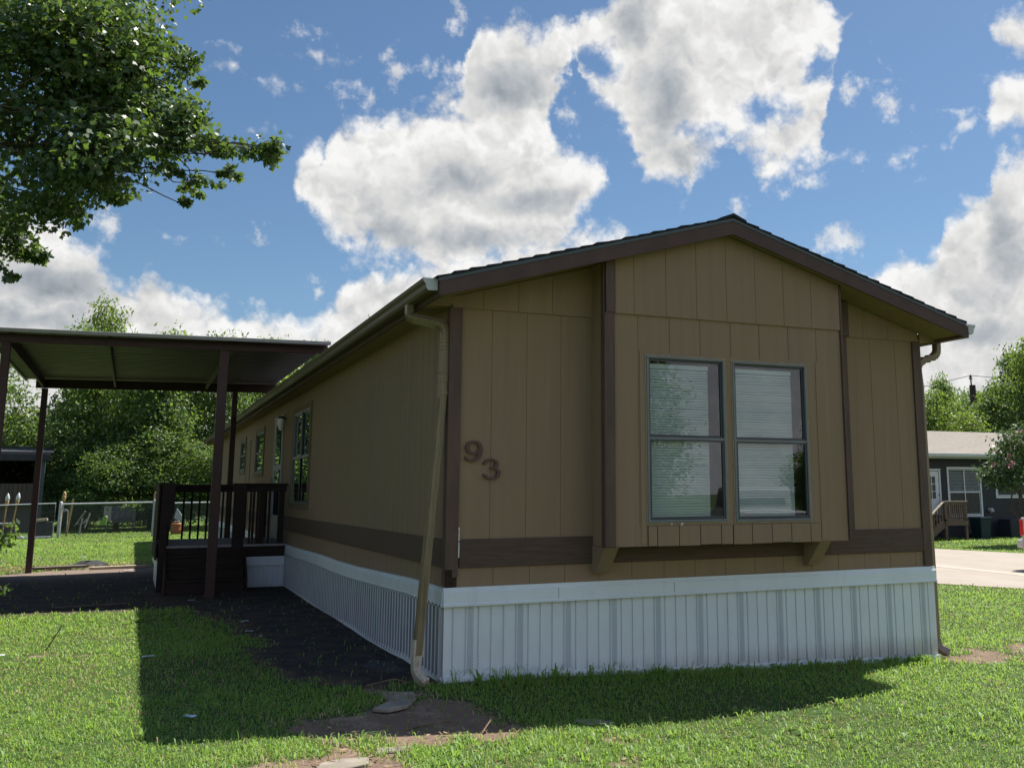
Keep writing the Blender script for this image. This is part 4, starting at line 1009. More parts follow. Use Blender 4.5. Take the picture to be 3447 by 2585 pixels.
# ================================================================== PORCH DECK
deck = thing('porch_deck', 'dark brown wooden porch with railings and steps at the side door', 'porch', (-1, 10.6, 0))
DX0, DX1, DY0, DY1, DZ = -1.95, -.03, 9.30, 11.90, .67
mb = MB(); yy = DY0-.02
while yy < DY1: mb.box(DX0+.02, DX1, yy, yy+.135, DZ-.035, DZ); yy += .14
mb.build('floor', DECKF, deck, bevel=.003)
mb = MB().box(DX0, DX1, DY0, DY0+.04, .47, DZ-.036).box(DX0, DX1, DY1-.04, DY1, .47, DZ-.036).box(DX0, DX0+.04, DY0+.04, DY1-.04, .47, DZ-.036)
mb.build('rim_board', DECK, deck, bevel=.004)
for x0, y0 in ((DX0+.04, DY1-.13), (-.16, DY1-.13), (-.165, DY0+.03), (-.47, DY0+.03), (DX0+.05, DY0+.05), (-.86, DY0+.05)):
    MB().box(x0, x0+.09, y0, y0+.09, DZ-.3, 1.60).build('post', DECK, deck, bevel=.004)
MB().box(DX0-.02, DX1, DY1-.10, DY1, 1.60, 1.645).box(DX0+.05, DX1, DY1-.07, DY1-.03, 1.51, 1.60).build('top_rail', DECK, deck, bevel=.004)
MB().box(-.90, DX1, DY0-.01, DY0+.11, 1.605, 1.645).box(-.68, DX1-.02, DY0+.02, DY0+.06, 1.51, 1.605).build('top_rail', DECK, deck, bevel=.004)
MB().box(DX0-.055, DX0+.09, DY0-.02, DY1, 1.605, 1.648).build('top_rail', DECK, deck, bevel=.004)
for k in range(12):
    x0 = -1.53+.134*k
    if x0 < -.1: MB().box(x0, x0+.034, DY1-.068, DY1-.034, DZ+.0, 1.51).build('baluster', DECK, deck)
for x0 in (-.625, -.575, -.515, -.33): MB().box(x0, x0+.034, DY0+.022, DY0+.056, DZ-.1, 1.51).build('baluster', DECK, deck)
# left railing: closed with upright boards, seen end on
for k in range(18):
    y0 = DY0+.04+k*.144
    if y0+.14 <= DY1: MB().box(DX0-.045, DX0-.018, y0, y0+.138, .46+.02*math.sin(k*2.), 1.604).build('rail_board', DECK, deck, bevel=.003)
# shaped boards flanking the steps
MB().prism([(-1.953, DY0-.045, 1.643), (-1.758, DY0-.045, 1.643), (-1.758, DY0-.045, 1.20), (-1.80, DY0-.045, 1.05), (-1.838, DY0-.045, .98), (-1.838, DY0-.045, -.04), (-1.953, DY0-.045, -.04)], (0, .04, 0)).build('newel_board', DECK, deck, bevel=.004)
MB().prism([(-.882, DY0-.045, 1.643), (-.682, DY0-.045, 1.643), (-.690, DY0-.045, 1.22), (-.683, DY0-.045, 1.05), (-.70, DY0-.045, .92), (-.70, DY0-.045, -.02), (-.875, DY0-.045, -.02)], (0, .04, 0)).build('newel_board', DECK, deck, bevel=.004)
# closed steps: three risers with treads
for k, (ya, zt) in enumerate(((8.62, .19), (8.85, .37), (9.06, .53))):
    MB().box(-1.835, -.705, ya-.02, DY0-.046 if k == 2 else ya+.24, zt-.035, zt).build('tread', DECK, deck, bevel=.004)
    MB().box(-1.83, -.71, ya, ya+.03, zt-.20 if k else -.06, zt-.036).build('riser', DECK, deck)
for x0 in (-1.865, -.70): MB().prism([(x0, 8.60, -.06), (x0, DY0-.046, -.06), (x0, DY0-.046, .60), (x0, 9.06, .55), (x0, 8.60, .20)], (.03, 0, 0)).build('stringer', DECK, deck)
MB().box(-1.84, -.70, DY0-.004, DY0-.001, -.05, .47).build('riser', DECK, deck)
skirt('porch_skirting', (0, DY0+.02, 0), (1, 0, 0), (0, -1, 0), -.68, -.035, lambda s: -.04, .475, parent=deck, pitch=.075, deep_rib=False)
skirt('porch_skirting', (DX0+.01, 0, 0), (0, 1, 0), (-1, 0, 0), DY0, DY1, lambda s: -.07, .47, parent=deck, pitch=.1)

# ================================================================== CARPORT
cp = thing('carport', 'red brown metal carport over the asphalt beside the home', 'carport', (-2, 11, 0))
CY0, CY1, CX0, CX1 = 8.0, 14.4, -4.16, .30
zb0, zb1 = 3.615, 3.725        # beam bottom and top
def beamz(x): return .014*(x+4.16)
mb = MB(); 
def cbeam(y0, y1, za, zb, xa, xb): 
    return MB().hexa([(xa, y0, za+beamz(xa)), (xb, y0, za+beamz(xb)), (xb, y1, za+beamz(xb)), (xa, y1, za+beamz(xa)), (xa, y0, zb+beamz(xa)), (xb, y0, zb+beamz(xb)), (xb, y1, zb+beamz(xb)), (xa, y1, zb+beamz(xa))])
cbeam(CY0, CY0+.05, zb0-.015, zb1, CX0-.1, CX1).build('beam', CPORT, cp, bevel=.004)
cbeam(CY1, CY1+.05, 3.555, 3.735, CX0-.1, CX1).build('beam', CPORT, cp, bevel=.004)
MB().box(CX0+.02, CX0+.07, CY0+.05, CY1, 3.56, 3.72).build('beam', CPORT, cp, bevel=.004)
for x0 in (-2.86, -1.13): MB().box(x0, x0+.035, CY0+.05, CY1, 3.60+beamz(x0), 3.735+beamz(x0)).build('rafter', painted('rafter_tan', (.17, .15, .12), .6, .1), cp, bevel=.003)
mb = MB(); y = CY0-.22; ys = []
while y < CY1+.25: ys += [(y, 0), (y+.10, 0), (y+.125, .018), (y+.15, .018), (y+.175, 0)]; y += .20
for (a, za), (b, zb) in zip(ys[:-1], ys[1:]):
    f = lambda x, yv, z: (x, yv, 3.738+z+beamz(x)+.02*(yv-8)/6.4)
    mb.poly([f(CX0-.28, a, za), f(CX1, a, za), f(CX1, b, zb), f(CX0-.28, b, zb)])
mb.build('roof_panel', CROOF, cp)
cbeam(CY0-.26, CY0-.22, 3.712, 3.768, CX0-.30, CX1).build('edge_trim', CEDGE, cp, bevel=.004)
MB().box(CX0-.31, CX0-.27, CY0-.22, CY1+.25, 3.705, 3.775).build('edge_trim', CEDGE, cp, bevel=.004)
for x0, y0, w_, zt, name in ((-4.195, CY0, .11, 3.60, 'l'), (-1.315, CY0-.002, .135, 3.64, 'r'), (-4.15, CY1, .11, 3.55, 'bl'), (-.585, CY1, .11, 3.60, 'br')):
    q = MB().box(x0, x0+w_, y0+.001, y0+w_*.9, float(gz(x0, y0))-.05, zt)
    q.build('post', CPORT, cp, bevel=.006)
# ================================================================== FOLIAGE
SH_MAPLE = np.array([(0, -.05), (.10, .12), (.30, .05), (.24, .22), (.52, .30), (.36, .42), (.40, .58), (.18, .56), (.16, .72), (0, 1.0), (-.16, .72), (-.18, .56), (-.40, .58), (-.36, .42), (-.52, .30), (-.24, .22), (-.30, .05), (-.10, .12)])
SH_LEAF = np.array([(0, 0), (.26, .42), (0, 1.0), (-.26, .42)])
def leaves(pts, nrm, size, shape, seed, droop=.6):
    """flat leaf polygons at pts; each leaf's axis droops outward and its face turns about nrm"""
    g = np.random.default_rng(seed); n = len(pts)
    r_ = g.normal(size=(n, 3)); r_[:, 2] -= droop; ax = r_+nrm*.5; ax /= np.linalg.norm(ax, axis=1)[:, None]
    f = nrm+g.normal(size=(n, 3))*.75+np.array([0, 0, .55]); f -= ax*np.sum(f*ax, 1)[:, None]; f /= np.linalg.norm(f, axis=1)[:, None]+1e-9
    sd_ = np.cross(ax, f); s = size*(.65+.7*g.random(n))
    k = len(shape); V = pts[:, None, :]+s[:, None, None]*(shape[None, :, 0, None]*sd_[:, None, :]+shape[None, :, 1, None]*ax[:, None, :]+(-.25*np.abs(shape[None, :, 0, None]))*f[:, None, :])
    F = np.arange(n*k).reshape(n, k)
    return V.reshape(-1, 3), F
def crown(ells, ncl, per, size, shape, seed, rc=.35, lo=.45, droop=.6, wts=None, bright=.5, thin=0.0):
    """leaf clusters spread through ellipsoids, denser towards the surface; leaves gathered in clumps with gaps between"""
    g = np.random.default_rng(seed); E_ = np.array(ells, float)
    vol = (E_[:, 3]*E_[:, 4]*E_[:, 5])**.62
    p = vol/vol.sum(); ci = g.choice(len(E_), ncl, p=p)
    d = g.normal(size=(ncl, 3)); d /= np.linalg.norm(d, axis=1)[:, None]
    rad = lo+(1-lo)*g.random(ncl)**.6
    rad = np.where(np.min(E_[ci, 3:6], 1) < .4, g.random(ncl)**.5, rad)
    c = E_[ci, :3]+d*rad[:, None]*E_[ci, 3:6]
    m = np.min(E_[ci, 3:6], 1); rcl = np.minimum(rc*(.6+.8*g.random(ncl)), m*.75)
    cnt = np.maximum(3, (per*(.4+1.2*g.random(ncl))).astype(int)); k = np.repeat(np.arange(ncl), cnt)
    off = g.normal(size=(len(k), 3)); ol = np.linalg.norm(off, axis=1)[:, None]; off = off/ol*np.minimum(ol, 1.9)*np.array([1, 1, .62])
    pts = c[k]+off*rcl[k][:, None]*.62
    nrm = (off/(np.linalg.norm(off, axis=1)[:, None]+1e-6))*.6+d[k]*.6
    V, F = leaves(pts, nrm, size, shape, seed+1, droop)
    tone = np.clip(bright+.24*g.normal(size=ncl)[k]+.3*(g.random(len(k))-.5), 0, 1)
    tint = np.stack([tone, g.random(len(k)), np.zeros(len(k))], -1)
    return V, F, np.repeat(tint, F.shape[1], 0), c
def limb(mb, a, b, r0, r1, sag=.0, n=6, wig=.06, g=random):
    a = np.array(a, float); b = np.array(b, float); L_ = np.linalg.norm(b-a); pts = []
    for i in range(n+1):
        t = i/n; p = a+(b-a)*t+np.array([0, 0, 1])*sag*L_*math.sin(math.pi*t)*1.0
        if 0 < i < n: p = p+np.array([g.uniform(-1, 1), g.uniform(-1, 1), g.uniform(-1, 1)])*wig*L_
        pts.append(p)
    mb.tube(pts, [r0+(r1-r0)*(i/n)**.8 for i in range(n+1)], 7)

# ---- big maple overhanging from the left
MAPLE = [(-3.8, 4.23, 6.39, 1.16, 1.04, 1.0), (-3.13, 3.53, 6.56, 0.87, 0.78, 0.61), (-2.98, 4.33, 6.13, 0.87, 0.78, 0.82), (-3.7, 4.19, 5.24, 0.93, 0.84, 0.78), (-3.03, 3.66, 5.17, 0.71, 0.64, 0.56), (-2.67, 4.11, 6.61, 0.41, 0.37, 0.54), (-2.48, 5.46, 6.32, 0.54, 0.49, 0.48), (-2.18, 4.52, 6.76, 0.22, 0.3, 0.17), (-1.97, 4.44, 6.46, 0.14, 0.3, 0.07), (-2.1, 3.89, 5.85, 0.21, 0.3, 0.21), (-1.74, 4.18, 5.64, 0.33, 0.3, 0.13), (-1.41, 3.71, 5.47, 0.36, 0.32, 0.13), (-1.16, 3.47, 5.42, 0.14, 0.3, 0.13), (-2.21, 3.84, 5.51, 0.32, 0.3, 0.24), (-2.24, 4.07, 5.16, 0.14, 0.3, 0.09), (-1.89, 4.84, 5.3, 0.29, 0.3, 0.1), (-1.58, 4.55, 5.38, 0.18, 0.3, 0.07), (-2.05, 4.81, 5.0, 0.07, 0.3, 0.11), (-2.96, 5.18, 5.24, 0.34, 0.31, 0.21), (-2.75, 4.34, 4.85, 0.1, 0.3, 0.11), (-3.44, 4.81, 4.85, 0.33, 0.3, 0.25), (-3.23, 5.15, 4.8, 0.1, 0.3, 0.16), (-3.93, 5.62, 4.77, 0.35, 0.32, 0.34), (-3.93, 5.84, 4.47, 0.28, 0.3, 0.18), (-3.64, 5.76, 4.39, 0.13, 0.3, 0.08), (-3.85, 4.87, 4.0, 0.1, 0.3, 0.07), (-4.81, 5.7, 6.33, 1.25, 1.12, 1.7), (-3.82, 5.05, 8.26, 1.9, 1.6, 0.86), (-4.81, 5.74, 4.71, 0.72, 0.65, 0.67)]
MAPLE_OUT = [(-6.4, 5.2, 7.2, 2.2, 2.0, 2.2), (-8.4, 6.0, 7.6, 2.0, 2.0, 2.2), (-6.8, 3.2, 7.0, 1.8, 1.6, 1.8), (-6.2, 4.6, 9.6, 2.0, 1.8, 1.3)]
mt = thing('maple_tree', 'big dark green maple reaching into the sky from the left', 'tree', (-7.2, 5.0, 0))
V, F, C_, cc = crown(MAPLE, 1350, 27, .072, SH_MAPLE, 5, rc=.235, lo=.2, droop=.75, bright=.45)
V2, F2, C2, cc2 = crown(MAPLE_OUT, 700, 16, .125, SH_MAPLE, 9, rc=.42, lo=.5, droop=.75, bright=.45)
me = np_mesh('crown', np.concatenate([V, V2])-np.array([-7.2, 5.0, 0]), np.concatenate([F, F2+len(V)]), LEAF_MAPLE, {'tint': np.concatenate([C_, C2])})
np_obj('crown', me, mt)
mb = MB(); rg = random.Random(2)
mb.tube([(-7.2, 5.0, -.1), (-7.2, 5.0, .4), (-7.15, 5.0, 2.0), (-7.0, 4.95, 3.4)], [.34, .27, .23, .20], 12)
hub = [(-7.0, 4.95, 3.4), (-6.4, 4.9, 5.0), (-5.6, 4.9, 5.6), (-6.6, 4.8, 6.8)]
limb(mb, hub[0], hub[1], .17, .12, n=4, g=rg); limb(mb, hub[0], (-8.2, 6, 7.2), .14, .05, g=rg); limb(mb, hub[1], hub[3], .11, .06, g=rg); limb(mb, hub[1], hub[2], .10, .07, n=4, g=rg)
for e in MAPLE:
    src = hub[2] if e[2] < 6.2 else hub[3]
    limb(mb, src if e[0] < -2.3 else (-3.6, 4.3, 5.35), e[:3], .035 if e[3] > .5 else .016, .006, sag=-.02, g=rg)
limb(mb, hub[2], (-3.6, 4.3, 5.35), .06, .03, g=rg)
limb(mb, (-2.6, 4.1, 5.6), (-1.2, 3.5, 5.42), .014, .005, wig=.03, g=rg); limb(mb, (-2.2, 3.9, 5.5), (-1.95, 4.6, 5.1), .010, .004, g=rg)
limb(mb, (-2.05, 4.7, 5.3), (-2.05, 4.81, 5.0), .005, .003, g=rg)
for q in ((-1.98, 3.9, 5.95), (-1.90, 3.9, 5.98), (-1.84, 3.9, 5.9)): limb(mb, (-2.02, 3.9, 5.62), q, .005, .002, wig=.05, g=rg)
for q in ((-3.1, 3.5, 5.75), (-3.3, 3.4, 6.1), (-2.7, 3.5, 5.65), (-3.4, 3.3, 5.5)): limb(mb, (-4.4, 4.0, 5.6), q, .018, .005, wig=.04, g=rg)
for e in MAPLE[:26]:
    near = [c_ for c_ in cc if np.linalg.norm((c_-np.array(e[:3]))/np.array(e[3:6])) < 1.3]
    for c_ in near[:70 if e[3] > .5 else 14]: limb(mb, np.array(e[:3])+.15*(c_-np.array(e[:3])), c_, .007, .002, n=3, wig=.07, g=rg)
mb.build('trunk', BARK, mt, smooth=True)

# ---- prototype trees, copied with their parts
def proto(name, seed, h, r_, mat, size=.22, ncl=420, per=22, base=.8, lean=0, open_=.45, shape=SH_LEAF, nb=9, rc=.62):
    g = np.random.default_rng(seed); ells = [(0, 0, h*.58, r_*.62, r_*.62, h*.34)]
    for i in range(nb):
        a = i*2.4+g.random(); t = (i+.5)/nb; z = base+(h-base)*(.12+.80*t); rr = r_*(.75-.45*abs(t-.4)*1.4)*(.8+.4*g.random())
        ells.append((rr*.62*math.cos(a), rr*.62*math.sin(a), z, r_*.46*(1.15-.5*t), r_*.46*(1.15-.5*t), h*.13*(.8+.5*g.random())))
    ells.append((.1, 0, h*.93, r_*.22, r_*.22, h*.07))
    V, F, C_, cc = crown(ells, ncl, per, size, shape, seed, rc=rc, lo=open_, droop=.35)
    m1 = np_mesh('crown', V, F, mat, {'tint': C_})
    mb = MB(); rg = random.Random(seed)
    mb.tube([(0, 0, -.2), (0, 0, .3), (.04*r_, .02, h*.3), (.02, .05, h*.62), (.08, 0, h*.9)], [.05*r_+.03, .045*r_+.02, .035*r_+.02, .02*r_, .01], 8)
    for e in ells[1:]:
        limb(mb, (.03*r_, .02, max(.5, e[2]-h*.18)), e[:3], .018*r_+.01, .012, g=rg)
        ea = np.array(e[:3])
        for c_ in [q for q in cc if np.linalg.norm(q-ea) < e[3]*1.1][:16]: limb(mb, ea, c_, .010, .004, n=2, g=rg)
    o2 = mb.build('trunk', BARK, None, smooth=True); m2 = o2.data; bpy.data.objects.remove(o2)
    return m1, m2
PR = {'dense': proto('d', 21, 8, 3.0, LEAF_DENSE, size=.19, ncl=760, per=27, base=.3), 'light': proto('l', 33, 8, 2.6, LEAF_LIGHT, size=.18, ncl=640, per=26, base=.3),
      'airy': proto('a', 47, 8, 2.3, LEAF_DENSE, size=.17, ncl=320, per=22, base=1.0, open_=.55, rc=.5), 'round': proto('r', 59, 8, 3.4, LEAF_DENSE, size=.19, ncl=720, per=27, base=.2, nb=12)}
def tree(kind, x, y, h, w, rot, label, name='leafy_tree', cat='tree', group='trees behind the yards'):
    t = thing(name, label, cat, (x, y, float(gz(np.clip(x, -20, 20), y))-.05), group); t.rotation_euler = (0, 0, rot); t.scale = (w, w, h/8)
    for nm, me in zip(('crown', 'trunk'), PR[kind]):
        o = bpy.data.objects.new(nm, me); COL.objects.link(o); o.parent = t
    return t
# left: behind the chain link fence
tree('airy', -8.0, 42, 7.8, 1.0, .4, 'thin airy tree showing sky, leftmost behind the carport post')
tree('light', -6.6, 45, 5.6, 1.05, 1.9, 'low yellow green tree behind the white gabled house end')
tree('dense', -4.1, 41, 8.4, .90, 2.2, 'dark green tree just right of the far carport post')
tree('light', -4.3, 47, 11.2, .85, 4.4, 'tallest light green tree topping the carport roof')
tree('dense', -1.6, 39.5, 7.6, .85, 5.1, 'dense green tree in the middle of the carport opening')
tree('light', -1.0, 45, 9.6, 1.1, .9, 'light green tree behind the porch newel board')
tree('round', 1.0, 41, 8.8, .80, 3.3, 'green tree behind the porch between the carport posts')
tree('light', 3.6, 43, 9.2, .95, 2.7, 'light green tree beside the end of the home roof')
tree('dense', 6.0, 44, 9.0, 1.0, 1.2, 'dark tree mostly hidden by the home roof end')
tree('round', -2.9, 37.5, 3.6, .62, .3, 'dark rounded bush behind the fence, left of the grey cart', 'bush', 'bush', 'bushes behind the fence')
tree('round', -.9, 37.8, 4.2, .70, 2.0, 'dark rounded bush behind the fence, right of the grey cart', 'bush', 'bush', 'bushes behind the fence')
tree('round', 1.6, 37, 3.8, .72, 4.0, 'dark rounded bush behind the fence, beyond the porch', 'bush', 'bush', 'bushes behind the fence')
tree('dense', -4.9, 39.2, 3.4, .5, 4.9, 'narrow dark bush at the corner of the grey shed', 'bush', 'bush', 'bushes behind the fence')
# right: behind the dark neighbour house
tree('light', 31.9, 28.2, 6.5, .72, .5, 'yellow green tree above the neighbour roof beside the brown downspout')
tree('dense', 37.8, 33.6, 7.7, .55, 2.5, 'darker pointed tree behind the yellow green one')
tree('light', 31.4, 25.9, 5.2, .68, 3.5, 'low light green tree right of the yellow green one')
tree('round', 48.8, 42.4, 8.4, .85, 1.1, 'dark tree behind the utility pole')
tree('dense', 33.8, 26.6, 6.6, .70, 5.5, 'bright green tree right of the utility pole')
tree('dense', 37.4, 28.4, 8.6, .72, .2, 'tall dark green tree at the right edge of the view')
tree('light', 36.6, 26.4, 9.0, .8, 2.1, 'tall pale green tree at the right edge of the view')
tree('airy', 43.4, 30.6, 11.6, .75, 3.0, 'highest airy tree just entering at the right edge')
# unseen trees at left, added to dim the side wall; windows mirror them
for x, y, h_, k_, lb in ((-13.5, 1.5, 8.5, 'round', 'unseen tree beyond the big maple, nearest of the row dimming the side wall'), (-14.5, 9.5, 9.0, 'dense', 'unseen tree left of the carport, mirrored in the large side window'), (-13.8, 17.5, 8.6, 'round', 'unseen tree left of the carport, mirrored in the storm door'), (-15, 25.5, 8.0, 'dense', 'unseen tree left of the yard, mirrored in the small side windows')):
    tree(k_, x, y, h_, 1.05, x*3, lb, group='unseen trees added to dim the side wall')
# behind the viewer: what the window panes mirror
tree('airy', 13.2, -22.0, 6.6, .80, 1.0, 'bushy tree mirrored in the upper pane of the left window', group='trees mirrored in the window')
tree('dense', 27.0, -31, 5.2, .55, 2.0, 'small pointed tree mirrored in the right window', group='trees mirrored in the window')
tree('round', 22.0, -44, 4.6, 1.2, 4.0, 'low wide tree mirrored low in both windows', group='trees mirrored in the window')
tree('round', 36.0, -42, 4.6, 1.3, 5.0, 'far wide tree mirrored low in the right window', group='trees mirrored in the window')

# ---- low shrub sprays at the left edge
sh = thing('shrub', 'leafy shrub sprays poking in at the left edge', 'shrub', (-4.25, 6.0, 0))
V, F, C_, cc = crown([(-4.0, 6.0, .95, .34, .3, .17), (-3.78, 6.0, .93, .12, .15, .10), (-3.95, 5.9, .38, .18, .2, .12), (-4.4, 6.0, .8, .4, .4, .5), (-3.72, 6.05, .36, .10, .12, .07), (-3.62, 6, 1.1, .06, .1, .10)], 90, 13, .075, SH_LEAF, 77, rc=.16, lo=.1, bright=.35)
np_obj('foliage', np_mesh('foliage', V-np.array([-4.25, 6, 0]), F, LEAF_DENSE, {'tint': C_}), sh)
mb = MB(); rg = random.Random(8)
for q in ((-3.75, 6, .95), (-3.9, 5.9, .4), (-4.3, 6.1, 1.2), (-3.7, 6.05, .36), (-3.62, 6, 1.1)): limb(mb, (-4.3, 6, -.02), q, .014, .004, sag=.1, g=rg)
mb.build('stem', BARK, sh)
# ---- pink crape myrtle on the neighbour lawn
cm = thing('flowering_tree', 'small tree with pink blossom on the neighbour lawn', 'tree', (22.9, 15.0, -.2))
CE = [(22.9, 15.0, 2.45, 1.0, 1.0, .75), (22.0, 14.9, 2.1, .7, .6, .42), (21.3, 14.9, 1.95, .42, .4, .22), (22.6, 14.8, 3.05, .7, .6, .42), (23.8, 15.2, 2.6, .9, .9, .8), (22.2, 15, 1.75, .5, .5, .3)]
V, F, C_, cc = crown(CE, 330, 20, .12, SH_LEAF, 88, rc=.28, lo=.4)
np_obj('crown', np_mesh('crown', V-np.array([22.9, 15.0, -.2]), F, LEAF_MYRT, {'tint': C_}), cm)
V, F, C_, cc = crown([(21.15, 14.8, 1.95, .25, .2, .22), (21.45, 14.7, 2.28, .22, .2, .16), (21.9, 14.6, 2.42, .22, .2, .12), (22.5, 14.5, 3.3, .3, .2, .16), (21.8, 14.5, 2.1, .5, .2, .3), (22.6, 14.3, 2.85, .4, .2, .3)], 15, 14, .075, SH_LEAF, 91, rc=.13, lo=.2)
np_obj('blossom', np_mesh('blossom', V-np.array([22.9, 15.0, -.2]), F, PETAL, {'tint': C_}), cm)
mb = MB(); rg = random.Random(5)
for q in ((22.3, 15, 1.9), (22.9, 14.9, 2.4), (23.5, 15.1, 2.4), (21.6, 14.9, 1.9), (22.7, 14.9, 2.9)): limb(mb, (22.9+rg.uniform(-.1, .1), 15, -.22), q, .05, .012, sag=.08, g=rg)
mb.build('trunk', BARK, cm, smooth=True)

# ================================================================== LEFT BACKGROUND
FY = 31.1
def chain(mb, x0, x1, z0, z1, y, p=.092, w=.0065):
    h = z1-z0; n = int((x1-x0)/p)+int(h/p)+1
    for sgn in (1, -1):
        for k in range(-int(h/p)-1, n):
            a = x0+k*p
            pa = [(a, z0), (a+h, z1)] if sgn > 0 else [(a, z1), (a+h, z0)]
            (xa, za), (xb, zb) = pa
            if xb <= x0 or xa >= x1: continue
            if xa < x0: za += (zb-za)*(x0-xa)/(xb-xa); xa = x0
            if xb > x1: zb = za+(zb-za)*(x1-xa)/(xb-xa); xb = x1
            dx, dz = (xb-xa), (zb-za); l = math.hypot(dx, dz)+1e-9; nx, nz = -dz/l*w/2, dx/l*w/2
            yy = y+.004*sgn
            mb.prism([(xa+nx, yy, za+nz), (xb+nx, yy, zb+nz), (xb-nx, yy, zb-nz), (xa-nx, yy, za-nz)], (0, .004, 0))
fe = thing('chain_link_fence', 'galvanised chain link fence across the back of the yard', 'fence', (0, FY, 0))
zt = lambda x: 1.135+.016*(x+4.6)*(1 if x < -1.6 else 1)-.05*(x > -1.6)
for x0, r_ in ((-4.56, .055), (-1.63, .05), (1.5, .045), (4.6, .045)):
    MB().lathe([(r_, -.15), (r_, zt(x0)+.04), (r_*.7, zt(x0)+.08), (0, zt(x0)+.10)], (x0, FY, 0), 12).build('post', GALV, fe, smooth=True)
for xa, xb in ((-4.56, -1.63), (-1.63, 1.5), (1.5, 4.6)):
    MB().tube([(xa, FY, zt(xa+.1)), (xb, FY, zt(xb-.1))], .030, 8).build('top_rail', GALV, fe)
    mb = MB(); chain(mb, xa+.05, xb-.05, -.02, zt(xa+.2)-.02, FY); mb.build('chain_link', WIRE, fe)
ga_ = thing('fence_gate', 'chain link gate standing beside the thick fence post', 'gate', (-5.8, FY+.1, 0))
mb = MB(); gx0, gx1 = -6.95, -4.72
gf = MB().tube([(gx0, FY+.12, .05), (gx0, FY+.12, 1.10), (gx1, FY+.05, 1.165), (gx1, FY+.05, .06), (gx0, FY+.12, .02)], .024, 8).build('gate_frame', GALV, ga_)
mb = MB(); chain(mb, gx0+.03, gx1-.03, .06, 1.10, FY+.09); mb.build('chain_link', WIRE, ga_)
MB().bar((-5.9, FY+.1, .01), (-4.75, FY-.1, .02), .07, .04).build('drop_rod', GALV, ga_)
def torch(x, y, h, tx, ty, label, head='can'):
    t = thing('garden_torch', label, 'garden torch', (x, y, -.05), 'garden torches along the fence')
    a = np.array([x, y, -.05]); b = np.array([x+tx, y+ty, h])
    MB().tube([a, a+(b-a)*.5, b], [.018, .020, .024], 8).build('pole', TIKI, t)
    d = (b-a)/np.linalg.norm(b-a)
    MB().tube([b-d*.22, b-d*.10, b, b+d*.06], [.024, .05, .062, .058], 10).build('basket', TIKI, t, smooth=True)
    if head == 'can': MB().tube([b+d*.02, b+d*.09, b+d*.18, b+d*.25, b+d*.29], [.052, .070, .060, .030, .010], 12).build('oil_can', TIKIC, t, smooth=True)
    else: MB().tube([b, b+d*.10, b+d*.16, b+d*.21], [.055, .062, .045, .02], 10).build('wick_cover', TIKI, t, smooth=True)
torch(-6.36, 32.5, 1.22, .06, 0, 'silver capped torch left of the carport post, leftmost of the pair')
torch(-6.13, 32.5, 1.24, .14, 0, 'silver capped torch close beside the carport post')
torch(-4.60, 32.2, 1.36, .06, 0, 'tall tan wicker torch beside the thick fence post', 'w')
torch(-1.61, 31.45, 1.34, .0, 0, 'tan wicker torch at the fence post beside the porch', 'w')
torch(-6.62, 32.5, 1.18, .02, 0, 'silver capped torch cut by the left edge')
board((-4.40, 32.6, .0), (-4.27, 32.6, 1.30), .07, .06, 'leaning bamboo stick behind the fence', TIKI, 'bamboo_stick', 'stick')
# shed
sd_ = thing('garden_shed', 'dark open shed with grey roof edge behind the fence', 'shed', (-9, 39, 0))
MB().box(-14, -5.45, 37.9, 38.0, 2.79, 3.08).build('fascia', SHEDF, sd_, bevel=.01)
MB().prism([(-14.1, 37.95, 3.085), (-5.4, 37.95, 3.085), (-5.4, 42.2, 3.5), (-14.1, 42.2, 3.5)], (0, 0, .06)).build('roof', SHEDF, sd_)
mb = MB(); wall_sheet(mb, (-14, 42, 0), (1, 0, 0), (0, -1, 0), 0, 8.5, -.1, 3.4, [.3*k for k in range(1, 28)]); mb.box(-14, -13.9, 38, 42, -.1, 3.0); mb.box(-5.62, -5.52, 39.5, 42, -.1, 3.1)
mb.build('wall', DARKIN, sd_)
mb = MB(); wall_sheet(mb, (-13.9, 38.4, 0), (1, 0, 0), (0, -1, 0), 0, 7.9, -.1, 1.9, [.15*k for k in range(1, 52)], gw=.02, gd=.02); mb.build('low_wall', SHEDW, sd_)
for x0 in (-5.78, -9.4): MB().box(x0, x0+.16, 38.02, 38.18, -.1, 2.80).build('post', SHEDP, sd_)
MB().box(-8.2, -5.9, 38.1, 38.35, 1.05, 1.13).build('shelf', SHEDW, sd_)
# white house end far behind
wh = thing('white_house', 'white gabled house end far behind at the left edge', 'house', (-13, 62, 0))
mb = MB(); wall_sheet(mb, (-17, 60, 0), (1, 0, 0), (0, -1, 0), 0, 7.6, -.2, lambda s: 3.9+.0*s, [.4*k for k in range(1, 19)]); mb.box(-9.45, -9.4, 60.01, 70, -.2, 3.95)
mb.prism([(-17, 60.0, 3.9), (-9.4, 60.0, 3.9), (-9.75, 60.0, 4.9), (-13.2, 60.0, 7.6), (-16.6, 60.0, 4.9)], (0, .1, 0)); mb.build('wall', NWHITE, wh)
MB().prism([(-9.1, 59.7, 3.85), (-9.3, 59.7, 4.55), (-9.75, 59.7, 5.05), (-13.2, 59.7, 7.8), (-13.2, 59.7, 7.65), (-9.95, 59.7, 4.95), (-9.42, 59.7, 4.45), (-9.3, 59.7, 3.85)], (0, 10, 0)).build('roof', NTRIM, wh)
MB().box(-11.4, -10.2, 59.9, 59.98, 1.2, 2.8).build('window', DARKIN, wh)
